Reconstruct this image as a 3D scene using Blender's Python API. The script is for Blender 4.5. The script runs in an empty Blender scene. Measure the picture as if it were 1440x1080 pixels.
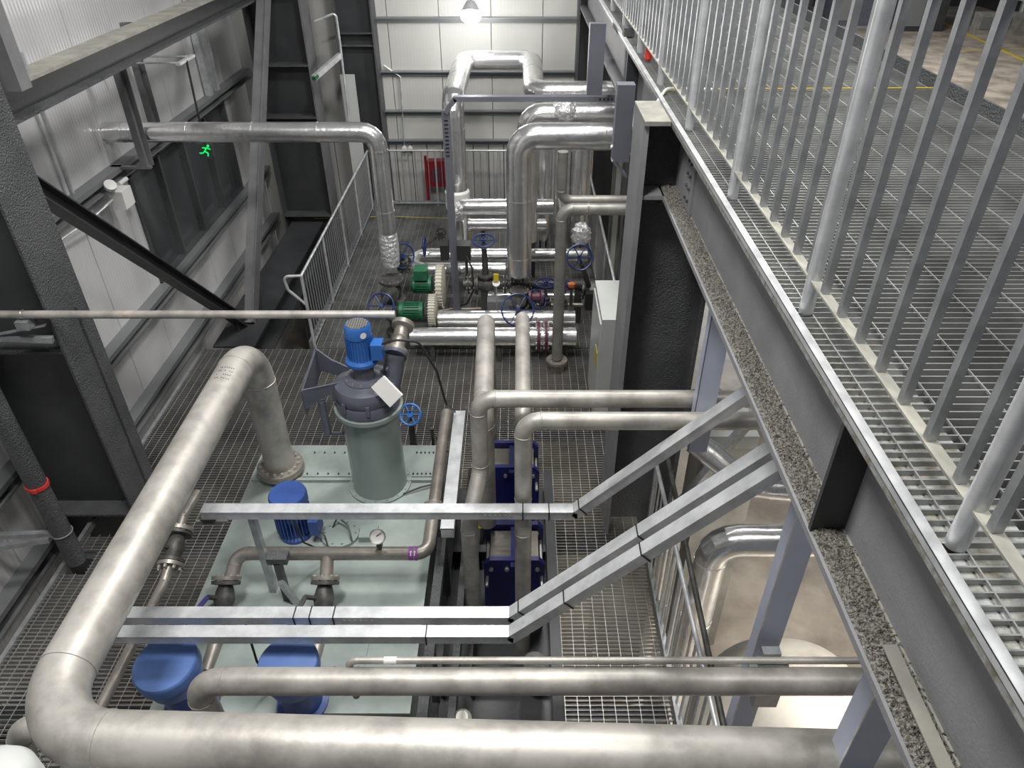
import bpy, bmesh, math, random
from mathutils import Vector, Matrix
random.seed(7)
C = bpy.context.scene.collection
PI = math.pi
CAMZ = 5.5
PITCH = math.radians(35.5); FPX = 1023.0
CP, SP = math.cos(PITCH), math.sin(PITCH)
def pos(px, py, z=None, Y=None, X=None):
    """world point seen at a place of the photograph, on a given level, depth or side plane"""
    v = py - 540; a = px - 730; b = FPX*CP - v*SP; c = FPX*SP + v*CP
    if z is not None: t = (CAMZ - z)/c
    elif Y is not None: t = Y/b
    else: t = X/a
    return Vector((a*t, b*t, CAMZ - c*t))
# ---------------------------------------------------------------- materials
def mat(name, col, rough=.5, metal=0., var=None, bump=None, emit=None, spec=.5, ramp2=None, stretch=(1,1,1), tr=None):
    m = bpy.data.materials.new(name); m.use_nodes = True
    nt = m.node_tree; N = nt.nodes; L = nt.links
    b = N['Principled BSDF']
    b.inputs['Base Color'].default_value = (*col, 1)
    b.inputs['Roughness'].default_value = rough
    b.inputs['Metallic'].default_value = metal
    b.inputs['Specular IOR Level'].default_value = spec
    tc = N.new('ShaderNodeTexCoord'); mp = N.new('ShaderNodeMapping')
    mp.inputs['Scale'].default_value = stretch
    L.new(tc.outputs['Object'], mp.inputs['Vector'])
    if var:
        sc, col2, lo, hi = var
        n = N.new('ShaderNodeTexNoise'); n.inputs['Scale'].default_value = sc; n.inputs['Detail'].default_value = 6
        n.inputs['Roughness'].default_value = .6
        L.new(mp.outputs[0], n.inputs['Vector'])
        r = N.new('ShaderNodeValToRGB')
        r.color_ramp.elements[0].position = lo; r.color_ramp.elements[0].color = (*col2, 1)
        r.color_ramp.elements[1].position = hi; r.color_ramp.elements[1].color = (*col, 1)
        L.new(n.outputs['Fac'], r.inputs['Fac']); L.new(r.outputs['Color'], b.inputs['Base Color'])
    if bump:
        n2 = N.new('ShaderNodeTexNoise'); n2.inputs['Scale'].default_value = bump[0]; n2.inputs['Detail'].default_value = 3
        L.new(mp.outputs[0], n2.inputs['Vector'])
        bp = N.new('ShaderNodeBump'); bp.inputs['Strength'].default_value = bump[1]; bp.inputs['Distance'].default_value = bump[2]
        L.new(n2.outputs['Fac'], bp.inputs['Height']); L.new(bp.outputs[0], b.inputs['Normal'])
    if emit:
        b.inputs['Emission Color'].default_value = (*emit[0], 1); b.inputs['Emission Strength'].default_value = emit[1]
    if tr:
        b.inputs['Transmission Weight'].default_value = tr
    return m
m_stain = mat('stainless', (.47,.45,.415), .47, .42, (4.5,(.27,.258,.235),.32,.60), (26,.10,.01))
m_stain3 = mat('stainless_grey', (.33,.325,.30), .45, .4, (5,(.22,.215,.195),.33,.6), (26,.10,.01))
m_stain2 = mat('stainless_dull', (.36,.335,.30), .42, .6, (5,(.23,.21,.185),.35,.65), (26,.12,.01))
m_alu = mat('aluminium_cladding', (.86,.86,.85), .24, .9, (2.5,(.68,.68,.68),.3,.6), (6,.25,.03))
m_foil = mat('crumpled_foil', (.85,.85,.85), .35, .6, None, (22,.9,.05))
m_galv = mat('galvanised', (.50,.515,.53), .38, .7, (14,(.36,.375,.39),.35,.65), (40,.08,.005))
m_galvb = mat('galvanised_bright', (.72,.735,.75), .36, .5, (7,(.52,.535,.55),.35,.6), (30,.08,.005))
m_grate = mat('grating_steel', (.42,.43,.42), .42, .6, (3,(.25,.255,.25),.35,.65))
m_grate2 = mat('grating_steel_weathered', (.34,.34,.325), .42, .6, (2,(.20,.20,.19),.35,.65))
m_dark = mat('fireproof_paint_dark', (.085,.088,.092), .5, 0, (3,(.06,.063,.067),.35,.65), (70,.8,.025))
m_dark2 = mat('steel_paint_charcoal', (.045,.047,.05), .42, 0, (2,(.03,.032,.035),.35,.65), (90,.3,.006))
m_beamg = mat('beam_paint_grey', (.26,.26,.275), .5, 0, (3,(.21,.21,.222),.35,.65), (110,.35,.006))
m_spray = mat('rough_sprayed_coating', (.33,.315,.275), .8, 0, (95,(.10,.095,.085),.40,.58), (110,1.0,.03))
m_edge = mat('flange_edge_worn', (.33,.35,.34), .5, .1, (25,(.17,.15,.11),.35,.6), (60,.4,.01))
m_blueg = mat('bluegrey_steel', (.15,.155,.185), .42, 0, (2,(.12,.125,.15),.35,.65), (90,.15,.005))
m_blueg_lit = mat('bluegrey_post_lit', (.50,.54,.65), .42, 0, (2,(.44,.48,.59),.35,.65), (90,.15,.005))  # lit copy of the blue grey steel, light on the posts put into the colour
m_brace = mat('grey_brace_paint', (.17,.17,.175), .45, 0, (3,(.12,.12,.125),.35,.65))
m_beige = mat('dusty_flange', (.33,.325,.28), .6, 0, (6,(.22,.215,.19),.35,.65))
m_mint = mat('pale_green_tank', (.29,.335,.312), .32, 0, (3,(.21,.245,.228),.3,.6))
m_mintd = mat('grey_green_housing', (.25,.30,.285), .25, 0, (2,(.215,.26,.245),.35,.65))
m_gear = mat('bluegrey_gearbox', (.11,.12,.15), .28, 0, (5,(.085,.09,.115),.35,.65))
m_blue = mat('motor_blue', (.03,.13,.42), .3, 0, (5,(.022,.10,.33),.35,.65))
m_blued = mat('pump_blue', (.035,.085,.30), .4, 0, (5,(.025,.06,.22),.35,.65))
m_bluel = mat('motor_cap_blue', (.10,.19,.46), .42, 0, (5,(.08,.155,.38),.35,.65))
m_phe = mat('exchanger_navy', (.015,.018,.12), .35, 0, (5,(.010,.012,.085),.35,.65))
m_wheel = mat('handwheel_blue', (.015,.035,.14), .35)
m_wheelb = mat('handwheel_bright_blue', (.03,.15,.48), .35)
m_purple = mat('lever_violet', (.10,.08,.36), .5)
m_green = mat('motor_green', (.02,.15,.07), .4, 0, (8,(.012,.09,.04),.35,.65))
m_iron = mat('cast_iron_dark', (.10,.098,.09), .5, .3, (12,(.05,.05,.045),.35,.65), (40,.3,.01))
m_bolt = mat('zinc_bolts', (.55,.54,.5), .35, .7)
m_rub = mat('black_rubber', (.015,.015,.016), .5)
m_white = mat('white_plastic', (.72,.72,.70), .45)
m_cab = mat('cabinet_grey', (.50,.52,.50), .4, 0, (2,(.46,.475,.46),.3,.6))
m_red = mat('red_paint', (.22,.01,.015), .4)
m_redst = mat('red_strap', (.6,.04,.03), .5)
m_maroon = mat('maroon_gasket', (.10,.03,.05), .5)
m_yel = mat('yellow_paint', (.55,.42,.03), .5)
m_conc = mat('concrete_floor', (.40,.355,.30), .38, 0, (.9,(.20,.175,.145),.35,.62), (6,.15,.02))
m_ins = mat('insulation_plaster', (.30,.29,.265), .6, 0, (2,(.19,.18,.165),.35,.6))
m_black = mat('black_void', (.01,.01,.012), .6)
m_frame = mat('window_frame_grey', (.20,.21,.215), .4, .2)
m_lampon = mat('lamp_glow', (1,1,1), .5, emit=((1,1,1), 60))
m_exit = mat('exit_green', (.0,.5,.15), .5, emit=((.0,.8,.12), .9))
m_wtag = mat('paper_label', (.75,.74,.72), .6)
m_ptag = mat('purple_label', (.22,.06,.26), .5)
def glass_mat():
    m = mat('dark_window_glass', (.10,.11,.115), .06, 0)
    m.node_tree.nodes['Principled BSDF'].inputs['Transmission Weight'].default_value = .35
    return m
m_glass = glass_mat()
m_rod = mat('grating_cross_rod', (.42,.42,.40), .4, .6)
def wallmat(name, axis, col, col2, bs, ro):
    m = mat(name, col, ro, 0)
    nt = m.node_tree; N = nt.nodes; L = nt.links; b = N['Principled BSDF']
    tc = N.new('ShaderNodeTexCoord')
    w = N.new('ShaderNodeTexWave'); w.wave_type = 'BANDS'; w.bands_direction = axis; w.inputs['Scale'].default_value = 5.2
    L.new(tc.outputs['Object'], w.inputs['Vector'])
    bp = N.new('ShaderNodeBump'); bp.inputs['Strength'].default_value = bs; bp.inputs['Distance'].default_value = .01
    L.new(w.outputs['Fac'], bp.inputs['Height']); L.new(bp.outputs[0], b.inputs['Normal'])
    n = N.new('ShaderNodeTexNoise'); n.inputs['Scale'].default_value = 1.1; n.inputs['Detail'].default_value = 5
    mp = N.new('ShaderNodeMapping'); mp.inputs['Scale'].default_value = (1,1,.35)
    L.new(tc.outputs['Object'], mp.inputs[0]); L.new(mp.outputs[0], n.inputs['Vector'])
    r = N.new('ShaderNodeValToRGB'); r.color_ramp.elements[0].position=.3; r.color_ramp.elements[1].position=.6
    r.color_ramp.elements[0].color=(*col2,1); r.color_ramp.elements[1].color=(*col,1)
    L.new(n.outputs['Fac'], r.inputs[0]); L.new(r.outputs[0], b.inputs['Base Color'])
    return m
m_wallL = wallmat('wall_panel_left', 'Y', (.62,.62,.62), (.50,.50,.51), .25, .27)
m_wallB = wallmat('wall_panel_back', 'X', (.50,.50,.475), (.44,.44,.415), .08, .4)
# ---------------------------------------------------------------- mesh builder
V=Vector
class MB:
    def __init__(s): s.v = []; s.f = []
    def add(s, vs, fs):
        n = len(s.v); s.v += [tuple(p) for p in vs]; s.f += [tuple(i+n for i in f) for f in fs]; return s
    def box(s, a, b):
        x0,y0,z0 = a; x1,y1,z1 = b
        x0,x1 = min(x0,x1),max(x0,x1); y0,y1=min(y0,y1),max(y0,y1); z0,z1=min(z0,z1),max(z0,z1)
        return s.add([(x0,y0,z0),(x1,y0,z0),(x1,y1,z0),(x0,y1,z0),(x0,y0,z1),(x1,y0,z1),(x1,y1,z1),(x0,y1,z1)],
            [(0,3,2,1),(4,5,6,7),(0,1,5,4),(1,2,6,5),(2,3,7,6),(3,0,4,7)])
    def bar(s, p0, p1, w, h, up=(0,0,1), ow=0, oh=0):
        p0=Vector(p0); p1=Vector(p1); d=(p1-p0).normalized(); u=Vector(up)
        u=(u-d*u.dot(d)); u = u.normalized() if u.length>1e-5 else Vector((0,1,0)); sd=d.cross(u)
        vs=[]
        for p in (p0,p1):
            for a,b in ((-1,-1),(1,-1),(1,1),(-1,1)):
                vs.append(p+sd*(ow+a*w/2)+u*(oh+b*h/2))
        return s.add(vs,[(0,1,2,3),(7,6,5,4),(0,4,5,1),(1,5,6,2),(2,6,7,3),(3,7,4,0)])
    def rings(s, rings, closed=True, caps=True):
        n=len(rings[0]); vs=[p for r in rings for p in r]; fs=[]
        for i in range(len(rings)-1):
            for j in range(n):
                k=(j+1)%n; fs.append((i*n+j,i*n+k,(i+1)*n+k,(i+1)*n+j))
        if caps:
            fs.append(tuple(range(n-1,-1,-1))); fs.append(tuple((len(rings)-1)*n+j for j in range(n)))
        return s.add(vs,fs)
    def lathe(s, prof, o=(0,0,0), axis=(0,0,1), seg=32):
        """prof: (radius, distance along axis)"""
        o=Vector(o); ax=Vector(axis).normalized()
        q=Vector((1,0,0)) if abs(ax.x)<.9 else Vector((0,1,0))
        u=(q-ax*q.dot(ax)).normalized(); w=ax.cross(u)
        R=[[o+ax*h+(u*math.cos(2*PI*j/seg)+w*math.sin(2*PI*j/seg))*max(r,1e-4) for j in range(seg)] for r,h in prof]
        return s.rings(R)
    def cyl(s, p0, p1, r, seg=24, r2=None):
        p0=Vector(p0); p1=Vector(p1); d=p1-p0
        return s.lathe([(r,0),(r2 if r2 is not None else r,d.length)],p0,d,seg)
    def tube(s, pts, r, bend=0, seg=24, arc=10, weld=0, caps=True):
        P=[Vector(p) for p in pts]; path=[P[0]]; bn=[]
        for i in range(1,len(P)-1):
            a=(P[i-1]-P[i]); b=(P[i+1]-P[i]); la,lb=a.length,b.length; a.normalize(); b.normalize()
            ang=a.angle(b)
            if bend<=0 or abs(ang-PI)<1e-3: path.append(P[i]); continue
            rr=bend; t=rr/math.tan(ang/2)
            t=min(t,la*.49,lb*.49); rr=t*math.tan(ang/2)
            c=P[i]+(a+b).normalized()*(rr/math.sin(ang/2))
            s0=P[i]+a*t-c; s1=P[i]+b*t-c; tot=s0.angle(s1); axx=s0.cross(s1).normalized()
            for k in range(arc+1):
                path.append(c+Matrix.Rotation(tot*k/arc,3,axx)@s0)
            bn += [(P[i]+a*t,a),(P[i]+b*t,b)]
        path.append(P[-1])
        q=[path[0]]
        for p in path[1:]:
            if (p-q[-1]).length>1e-5: q.append(p)
        path=q; T=[]
        for i in range(len(path)):
            if i==0: t=path[1]-path[0]
            elif i==len(path)-1: t=path[-1]-path[-2]
            else: t=(path[i+1]-path[i]).normalized()+(path[i]-path[i-1]).normalized()
            T.append(t.normalized())
        u=Vector((0,0,1)) if abs(T[0].z)<.9 else Vector((1,0,0))
        u=(u-T[0]*u.dot(T[0])).normalized(); R=[]
        for i,p in enumerate(path):
            if i: u=(u-T[i]*u.dot(T[i])).normalized()
            w=T[i].cross(u)
            R.append([p+(u*math.cos(2*PI*j/seg)+w*math.sin(2*PI*j/seg))*r for j in range(seg)])
        s.rings(R,caps=caps)
        if weld:
            for p,d in bn: s.lathe([(r*.98,-weld),(r+weld*.45,-weld*.5),(r+weld*.45,weld*.5),(r*.98,weld)],p,d,seg)
        return s
    def torus(s, c, axis, R, r, seg=32, ms=8):
        c=Vector(c); ax=Vector(axis).normalized(); q=Vector((1,0,0)) if abs(ax.x)<.9 else Vector((0,1,0))
        u=(q-ax*q.dot(ax)).normalized(); w=ax.cross(u); vs=[];fs=[]
        for i in range(seg):
            d=u*math.cos(2*PI*i/seg)+w*math.sin(2*PI*i/seg)
            for j in range(ms): vs.append(c+d*(R+r*math.cos(2*PI*j/ms))+ax*r*math.sin(2*PI*j/ms))
        for i in range(seg):
            for j in range(ms):
                a=i*ms+j; b=i*ms+(j+1)%ms; c2=((i+1)%seg)*ms+(j+1)%ms; d2=((i+1)%seg)*ms+j
                fs.append((a,d2,c2,b))
        return s.add(vs,fs)
    def sphere(s, c, r, seg=20, sz=1.0):
        n=10; return s.lathe([(r*math.sin(PI*i/n), -r*sz*math.cos(PI*i/n)) for i in range(n+1)],c,(0,0,1),seg)
    def prism(s, poly, d):
        n=len(poly); d=Vector(d); P=[Vector(p) for p in poly]
        return s.add(P+[p+d for p in P],[tuple(range(n-1,-1,-1)),tuple(range(n,2*n))]+[(i,(i+1)%n,(i+1)%n+n,i+n) for i in range(n)])
    def ibeam(s, p0, p1, h, w, tf, tw, up=(0,0,1)):
        s.bar(p0,p1,w,tf,up,0,h/2-tf/2); s.bar(p0,p1,w,tf,up,0,-h/2+tf/2); s.bar(p0,p1,tw,h-2*tf,up); return s
    def bolts(s, c, axis, R, n, r=.012, h=.02, both=0, ph=0):
        c=Vector(c); ax=Vector(axis).normalized(); q=Vector((1,0,0)) if abs(ax.x)<.9 else Vector((0,1,0))
        u=(q-ax*q.dot(ax)).normalized(); w=ax.cross(u)
        for i in range(n):
            a=2*PI*i/n+ph; p=c+(u*math.cos(a)+w*math.sin(a))*R
            s.cyl(p-ax*(both if both else 0),p+ax*h,r,6)
        return s
    def lump(s, c, r, seed=1, sz=1.0, amp=.28):
        rr=random.Random(seed); n=12; m=20; c=V(c); R=[]
        for i in range(n+1):
            a=PI*i/n; R.append([c+V((math.sin(a)*math.cos(2*PI*j/m),math.sin(a)*math.sin(2*PI*j/m),-math.cos(a)*sz))*r*(1-amp/2+amp*rr.random()) for j in range(m)])
        return s.rings(R)
    def build(s, name, m, parent=None, sharp=35, smooth=True):
        me=bpy.data.meshes.new(name); me.from_pydata(s.v,[],s.f)
        bm=bmesh.new(); bm.from_mesh(me); bmesh.ops.recalc_face_normals(bm,faces=bm.faces)
        if smooth:
            lim=math.radians(sharp)
            for f in bm.faces: f.smooth=True
            for e in bm.edges:
                if len(e.link_faces)==2 and e.calc_face_angle(0)>lim: e.smooth=False
        bm.to_mesh(me); bm.free()
        me.materials.append(m)
        o=bpy.data.objects.new(name,me); C.objects.link(o)
        if parent:
            o.parent=parent; base=parent
            off=Vector((0,0,0))
            while base: off+=base.location; base=base.parent
            if parent.type=='EMPTY': o.matrix_parent_inverse=Matrix.Translation(-off)
        return o
def tag(o,label=None,cat=None,group=None,kind=None):
    if label: o['label']=label
    if cat: o['category']=cat
    if group: o['group']=group
    if kind: o['kind']=kind
    return o
def thing(name,label,cat,loc,group=None):
    o=bpy.data.objects.new(name,None); o.empty_display_size=.1; C.objects.link(o); o.location=loc
    return tag(o,label,cat,group)
def struct(name,mb,m,**k): return tag(mb.build(name,m,**k),kind='structure')
V=Vector
# ================================================================ CAMERA
cam=bpy.data.cameras.new('camera'); co=bpy.data.objects.new('camera',cam); C.objects.link(co)
co.location=(0,0,CAMZ); co.rotation_euler=(PI/2-PITCH,0,0)
cam.sensor_width=36; cam.lens=36*FPX/1440; cam.shift_x=-10/1440; cam.clip_end=200; cam.clip_start=.05
S=bpy.context.scene; S.camera=co
S.view_settings.view_transform='Standard'; S.view_settings.look='None'; S.view_settings.exposure=.2; S.view_settings.gamma=1
# ================================================================ SETTING
FZ=-3.0; WX=-5.1; BY=14.25
struct('floor',MB().box((-6,-3,FZ-.1),(34,62,FZ)),m_conc)
mb=MB(); y=-2.0
while y<BY:
    y1=min(y+1.0,BY)
    if y1<=9.15 or y>=12.99: mb.box((WX-.12,y+.006,FZ),(WX,y1-.006,7.5))
    else:
        mb.box((WX-.12,y+.006,FZ),(WX,y1-.006,.62)); mb.box((WX-.12,y+.006,2.25),(WX,y1-.006,7.5))
    y=y1
mb.box((WX-.12,9.0,.62),(WX,9.25,2.25))
struct('wall_left',mb,m_wallL)
struct('trim_1',MB().box((WX-.16,-2,FZ),(WX-.122,9.2,7.5)).box((WX-.16,13.0,FZ),(WX-.122,BY,7.5)),m_black)
mb=MB(); x=WX
while x<1.35:
    x1=min(x+.92,1.35); mb.box((x+.006,BY,1.12),(x1-.006,BY+.12,7.5)); x=x1
x=WX
while x<1.35:
    x1=min(x+.30,1.35); mb.box((x+.008,BY,FZ),(x1-.008,BY+.1,1.10)); x=x1
struct('wall_back',mb,m_wallB)
struct('trim_2',MB().box((WX,BY+.13,FZ),(1.35,BY+.16,7.5)),m_black)
# hall far behind the upper platform
struct('wall_far',MB().box((1.4,60,FZ),(34,60.2,10)),m_dark2)
struct('wall_right',MB().box((34,-3,FZ),(34.2,60,10)),m_dark2)
# window in the left wall
w=tag(MB().box((WX-.09,9.25,.62),(WX-.07,13.0,2.25)).build('window_1',m_glass),kind='structure')
mb=MB()
for yy in (9.25,10.15,11.05,12.0,12.94): mb.box((WX-.10,yy,.62),(WX+.03,yy+.06,2.25))
mb.box((WX-.1,9.25,.62),(WX+.04,13,.68)).box((WX-.1,9.25,2.19),(WX+.03,13,2.25))
mb.build('window_frame',m_dark,w)
struct('trim_3',MB().box((WX-1.2,9,-1),(WX-1.1,13.3,3)),m_dark2)
# girts on the walls
for i,(z,h,ya,yb) in enumerate(((2.38,.16,-1,BY),(.58,.16,-1,BY),(-.42,.2,-1,BY),(4.9,.16,-1,BY))):
    mb=MB().box((WX,ya,z-h/2),(WX+.03,yb,z+h/2)).box((WX+.03,ya,z+h/2-.02),(WX+.16,yb,z+h/2)).box((WX+.14,ya,z+h/2-.06),(WX+.16,yb,z+h/2-.02)).box((WX+.03,ya,z-h/2),(WX+.16,yb,z-h/2+.02))
    lab=['upper grey wall girt above the window on the left wall','grey wall girt forming the sill line below the window on the left wall','lowest grey wall girt of the left wall, below the platform edge','highest grey wall girt of the left wall near the top of the picture'][i]
    tag(mb.build('wall_girt',m_frame if i!=1 else m_frame),lab,'girt')
for i,z in enumerate((3.27,2.38,1.68,1.13)):
    mb=MB().box((-3.0,BY-.03,z-.05),(1.35,BY,z+.05)).box((-3.0,BY-.12,z+.03),(1.35,BY-.03,z+.05))
    lab=['topmost thin girt across the white back wall, level with the glowing lamp','second girt from the top of the white back wall, behind the pipe loop','third girt from the top of the white back wall, between pipe loop and railing','lowest girt of the back wall, where the narrow ribbed sheets begin'][i]
    tag(mb.build('wall_girt',m_frame),lab,'girt')
# ================================================================ GRATINGS
def grating(x0,x1,y0,y1,z,pitch,rod,h,t,holes=()):
    mb=MB(); y=y0
    while y<y1:
        segs=[(x0,x1)]
        for (hx0,hx1,hy0,hy1) in holes:
            if hy0<y<hy1:
                ns=[]
                for a,b in segs:
                    if hx0>a: ns.append((a,min(b,hx0)))
                    if hx1<b: ns.append((max(a,hx1),b))
                segs=ns
        for a,b in segs:
            if b-a>.02: mb.box((a,y-t/2,z-h),(b,y+t/2,z))
        y+=pitch
    mb2=MB(); x=x0+(rod/2 if rod<.15 else .02)
    while x<x1:
        segs=[(y0,y1)]
        for (hx0,hx1,hy0,hy1) in holes:
            if hx0<x<hx1:
                ns=[]
                for a,b in segs:
                    if hy0>a: ns.append((a,min(b,hy0)))
                    if hy1<b: ns.append((max(a,hy1),b))
                segs=ns
        for a,b in segs:
            if b-a>.02: mb2.box((x-.0024,a,z-.008),(x+.0024,b,z+.001))
        x+=rod
    mb.rods=mb2
    return mb
low=[(-4.36,1.22,.9,8.56),(-2.9,1.22,8.6,13.75)]
colh=[(-3.93-.9,-3.80,5.10,5.72),(-4.40,-4.15,4.6,4.9)]
g=grating(-4.38,1.22,.9,8.56,0,.04,.1,.035,.0055,colh)
o=struct('floor.001',g,m_grate2,smooth=False); g.rods.build('cross_rods',m_rod,o,smooth=False)
g=grating(-2.9,1.22,8.6,13.8,0,.04,.1,.035,.006)
o=struct('floor.002',g,m_grate,smooth=False); g.rods.build('cross_rods',m_rod,o,smooth=False)
# toe angles round the lower platform
mb=MB().box((-4.42,.9,-.06),(-4.38,8.56,.015)).box((1.22,.9,-.05),(1.235,5.08,.1)).box((1.22,5.65,-.05),(1.235,13.8,.1)).box((-2.93,8.6,-.04),(-2.9,13.8,.1)).box((-2.9,13.8,-.04),(1.22,13.83,.1))
struct('trim_4',mb,m_galv,smooth=False)
# beams carrying the lower platform
mb=MB()
for yy in (1.6,3.2,4.9,6.6,8.4,10.2,12,13.7): mb.ibeam((-4.3 if yy<8.5 else -2.9,yy,-.2),(1.2,yy,-.2),.3,.15,.015,.01)
struct('trim_5',mb,m_dark2,smooth=False)
# upper platform grating
UZ=4.08
g=grating(1.12,3.22,.5,15,UZ,.0394,.207,.035,.005)
g.bar((1.065,.5,UZ-.02),(1.065,15,UZ-.02),.006,.04)
o=struct('floor.003',g,m_grate,smooth=False); g.rods.build('cross_rods',m_grate,o,smooth=False)
g=MB(); y=.5
while y<15: g.box((1.06,y-.0025,UZ-.035),(1.12,y+.0025,UZ)); y+=.0394
struct('floor.004',g,m_grate,smooth=False)
mb=MB()
for yy in (1.4,2.7,4.0,5.35,7,8.8,10.6,12.5): mb.ibeam((1.32,yy,UZ-.17),(3.2,yy,UZ-.17),.25,.12,.012,.01)
mb.ibeam((3.16,.3,UZ-.25),(3.16,15,UZ-.25),.4,.2,.015,.01)
mb.box((3.22,.3,UZ-.05),(3.24,15,UZ+.1))
struct('trim_6',mb,m_dark,smooth=False)
# yellow floor markings in the hall
mb=MB()
for a,b in (((16,30),(22,31)),((24,44),(30,45))):
    mb.bar((a[0],a[1],FZ+.004),(b[0],b[1],FZ+.004),.12,.006)
p0=pos(1110,0,z=FZ); 
q0=pos(1300,20,z=FZ); q1=pos(1440,85,z=FZ)
mb.bar((q0.x,q0.y,FZ+.004),(q1.x,q1.y,FZ+.004),.25,.006)
struct('trim_7',mb,m_yel,smooth=False)
# ================================================================ COLUMNS / BEAMS
# near left column
t=thing('steel_column','dark textured steel column at left, in front of the near wall panels','steel column',(-4.3,5.4,FZ))
MB().box((-3.86,5.16,FZ),(-3.84+.0,5.68,7.2)).build('flange',m_dark,t)
MB().box((-4.78,5.16,FZ),(-4.75,5.68,7.2)).build('flange',m_dark,t)
MB().box((-4.75,5.40,FZ),(-3.86,5.43,7.2)).build('web',m_dark2,t)
mb=MB()
for z in (.15,2.1,3.7): mb.box((-4.75,5.2,z),(-3.86,5.4,z+.025))
mb.build('stiffener_plate',m_dark,t)
MB().tube([(-3.825,5.5,2.4),(-3.825,5.5,.05)],.009,seg=10).build('conduit',m_dark,t)
# far left column
t=thing('steel_column','dark steel column of the left wall beyond the window, where the pale double brace ends','steel column',(-4.0,13.3,FZ))
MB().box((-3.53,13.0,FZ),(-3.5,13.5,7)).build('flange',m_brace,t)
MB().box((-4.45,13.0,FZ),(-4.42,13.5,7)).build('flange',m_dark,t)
MB().box((-4.42,13.22,FZ),(-3.53,13.25,7)).build('web',m_dark2,t)
mb=MB()
for z in (.1,1.9,2.75,3.9): mb.box((-4.42,13.0,z),(-3.53,13.22,z+.03))
mb.build('stiffener_plate',m_dark,t)
# post on the back wall, left
t=thing('steel_column','charcoal steel column standing against the left end of the back wall','steel column',(-2.85,14,FZ))
MB().box((-2.56,13.85,FZ),(-2.53,BY,7)).box((-3.2,13.85,FZ),(-3.17,BY,7)).build('flange',m_dark,t)
MB().box((-3.17,14.0,FZ),(-2.56,14.03,7)).build('web',m_dark2,t)
mb=MB()
for z in (2.9,3.1): mb.box((-3.17,13.87,z),(-2.56,14.0,z+.02))
mb.build('stiffener_plate',m_dark,t)
# back wall right column + dark door bay
t=thing('steel_column','dark narrow column at the right end of the white back wall','steel column',(1.35,14,FZ))
MB().box((1.02,13.9,FZ),(1.06,BY,7)).box((1.36,13.9,FZ),(1.40,BY,7)).build('flange',m_dark,t)
MB().box((1.06,14.05,FZ),(1.36,14.08,7)).build('web',m_dark,t)
t=thing('wall_cabinet','tall charcoal sheet steel enclosure right of the back wall column','cabinet',(1.8,13.8,1))
MB().box((1.45,13.6,-3),(2.5,14.2,6.0)).build('body',m_dark2,t)
MB().box((1.50,13.585,2.0),(2.3,13.6,5.9)).build('door',m_dark,t)
# right column under the upper beam
t=thing('steel_column','thick dark column carrying the upper platform beam, right of the picture centre','steel column',(1.18,5.35,FZ))
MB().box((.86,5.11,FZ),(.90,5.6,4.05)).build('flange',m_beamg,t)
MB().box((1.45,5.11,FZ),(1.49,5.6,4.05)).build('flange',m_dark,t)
MB().box((.90,5.34,FZ),(1.45,5.37,4.05)).build('web',m_dark,t)
mb=MB().box((.90,5.13,3.5),(1.45,5.34,3.53))
mb.build('stiffener_plate',m_beamg,t)
MB().box((.86,5.08,4.045),(1.04,5.62,4.075)).build('cap_plate',m_beige,t)
# upper platform edge beam
BX0,BX1,WEBX=1.05,1.33,1.19
t=thing('platform_edge_beam','deep grey edge beam with crumbly sprayed lower flange, running under the upper walkway','steel beam',(WEBX,1,3.5))
MB().box((WEBX-.012,.3,3.53),(WEBX+.012,15,4.03)).build('web',m_beamg,t,smooth=False)
MB().box((BX0,.3,4.03),(BX1,15,4.06)).build('top_flange',m_edge,t,smooth=False)
# lower flange, subdivided so that the coating is really lumpy
def lumpy(x0,x1,y0,y1,z0,z1,dx,dy,amp):
    nx=max(1,int((x1-x0)/dx)); ny=int((y1-y0)/dy); mb=MB(); vs=[];fs=[]
    for i in range(ny+1):
        for j in range(nx+1):
            e=0 if j in(0,) else random.random()*amp
            vs.append((x0+(x1-x0)*j/nx+(random.random()-.5)*dx*.4*(0<j<nx),y0+(y1-y0)*i/ny,z1+e))
    for i in range(ny):
        for j in range(nx):
            a=i*(nx+1)+j; fs.append((a,a+1,a+nx+2,a+nx+1))
    mb.add(vs,fs); mb.box((x0,y0,z0),(x1,y1,z1)); return mb
lumpy(BX0+.012,WEBX-.012,.5,5.3,3.505,3.532,.009,.009,.02).build('sprayed_coating',m_spray,t)
MB().box((BX0,.3,3.5),(BX1,15,3.53)).build('bottom_flange',m_beamg,t,smooth=False)
for yy in (1.84,7.6):
    o=MB().box((BX0+.005,yy,3.53),(WEBX-.012,yy+.02,4.03)).build('stiffener_plate',m_dark2,t,smooth=False)
o=MB().box((WEBX-.03,4.72,3.55),(WEBX-.012,5.05,4.02)).build('splice_plate',m_beamg,t)
mb=MB()
for yy in (4.80,4.88):
    for k in range(5): mb.cyl((WEBX-.045,yy,3.62+k*.085),(WEBX-.03,yy,3.62+k*.085),.011,6)
mb.build('bolt_row',m_dark,o)
MB().box((WEBX-.02,.3,3.53),(WEBX-.012,4.7,3.545)).box((WEBX-.03,.3,4.0),(WEBX-.012,15,4.03)).build('coating_edge',m_beige,t,smooth=False)
MB().bar((WEBX-.06,.9,3.55),(WEBX-.065,1.34,3.57),.045,.006,(0,0,1)).build('loose_strip',m_beige,t)
# galvanised angle above the flange (grating nosing)
tag(MB().box((1.045,.4,4.062),(1.05,15,4.088)).box((1.045,.4,4.084),(1.078,15,4.09)).build('grating_nosing',m_galvb,smooth=False),'bright galvanised angle edging the upper grating along the grey beam','edge trim')
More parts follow.
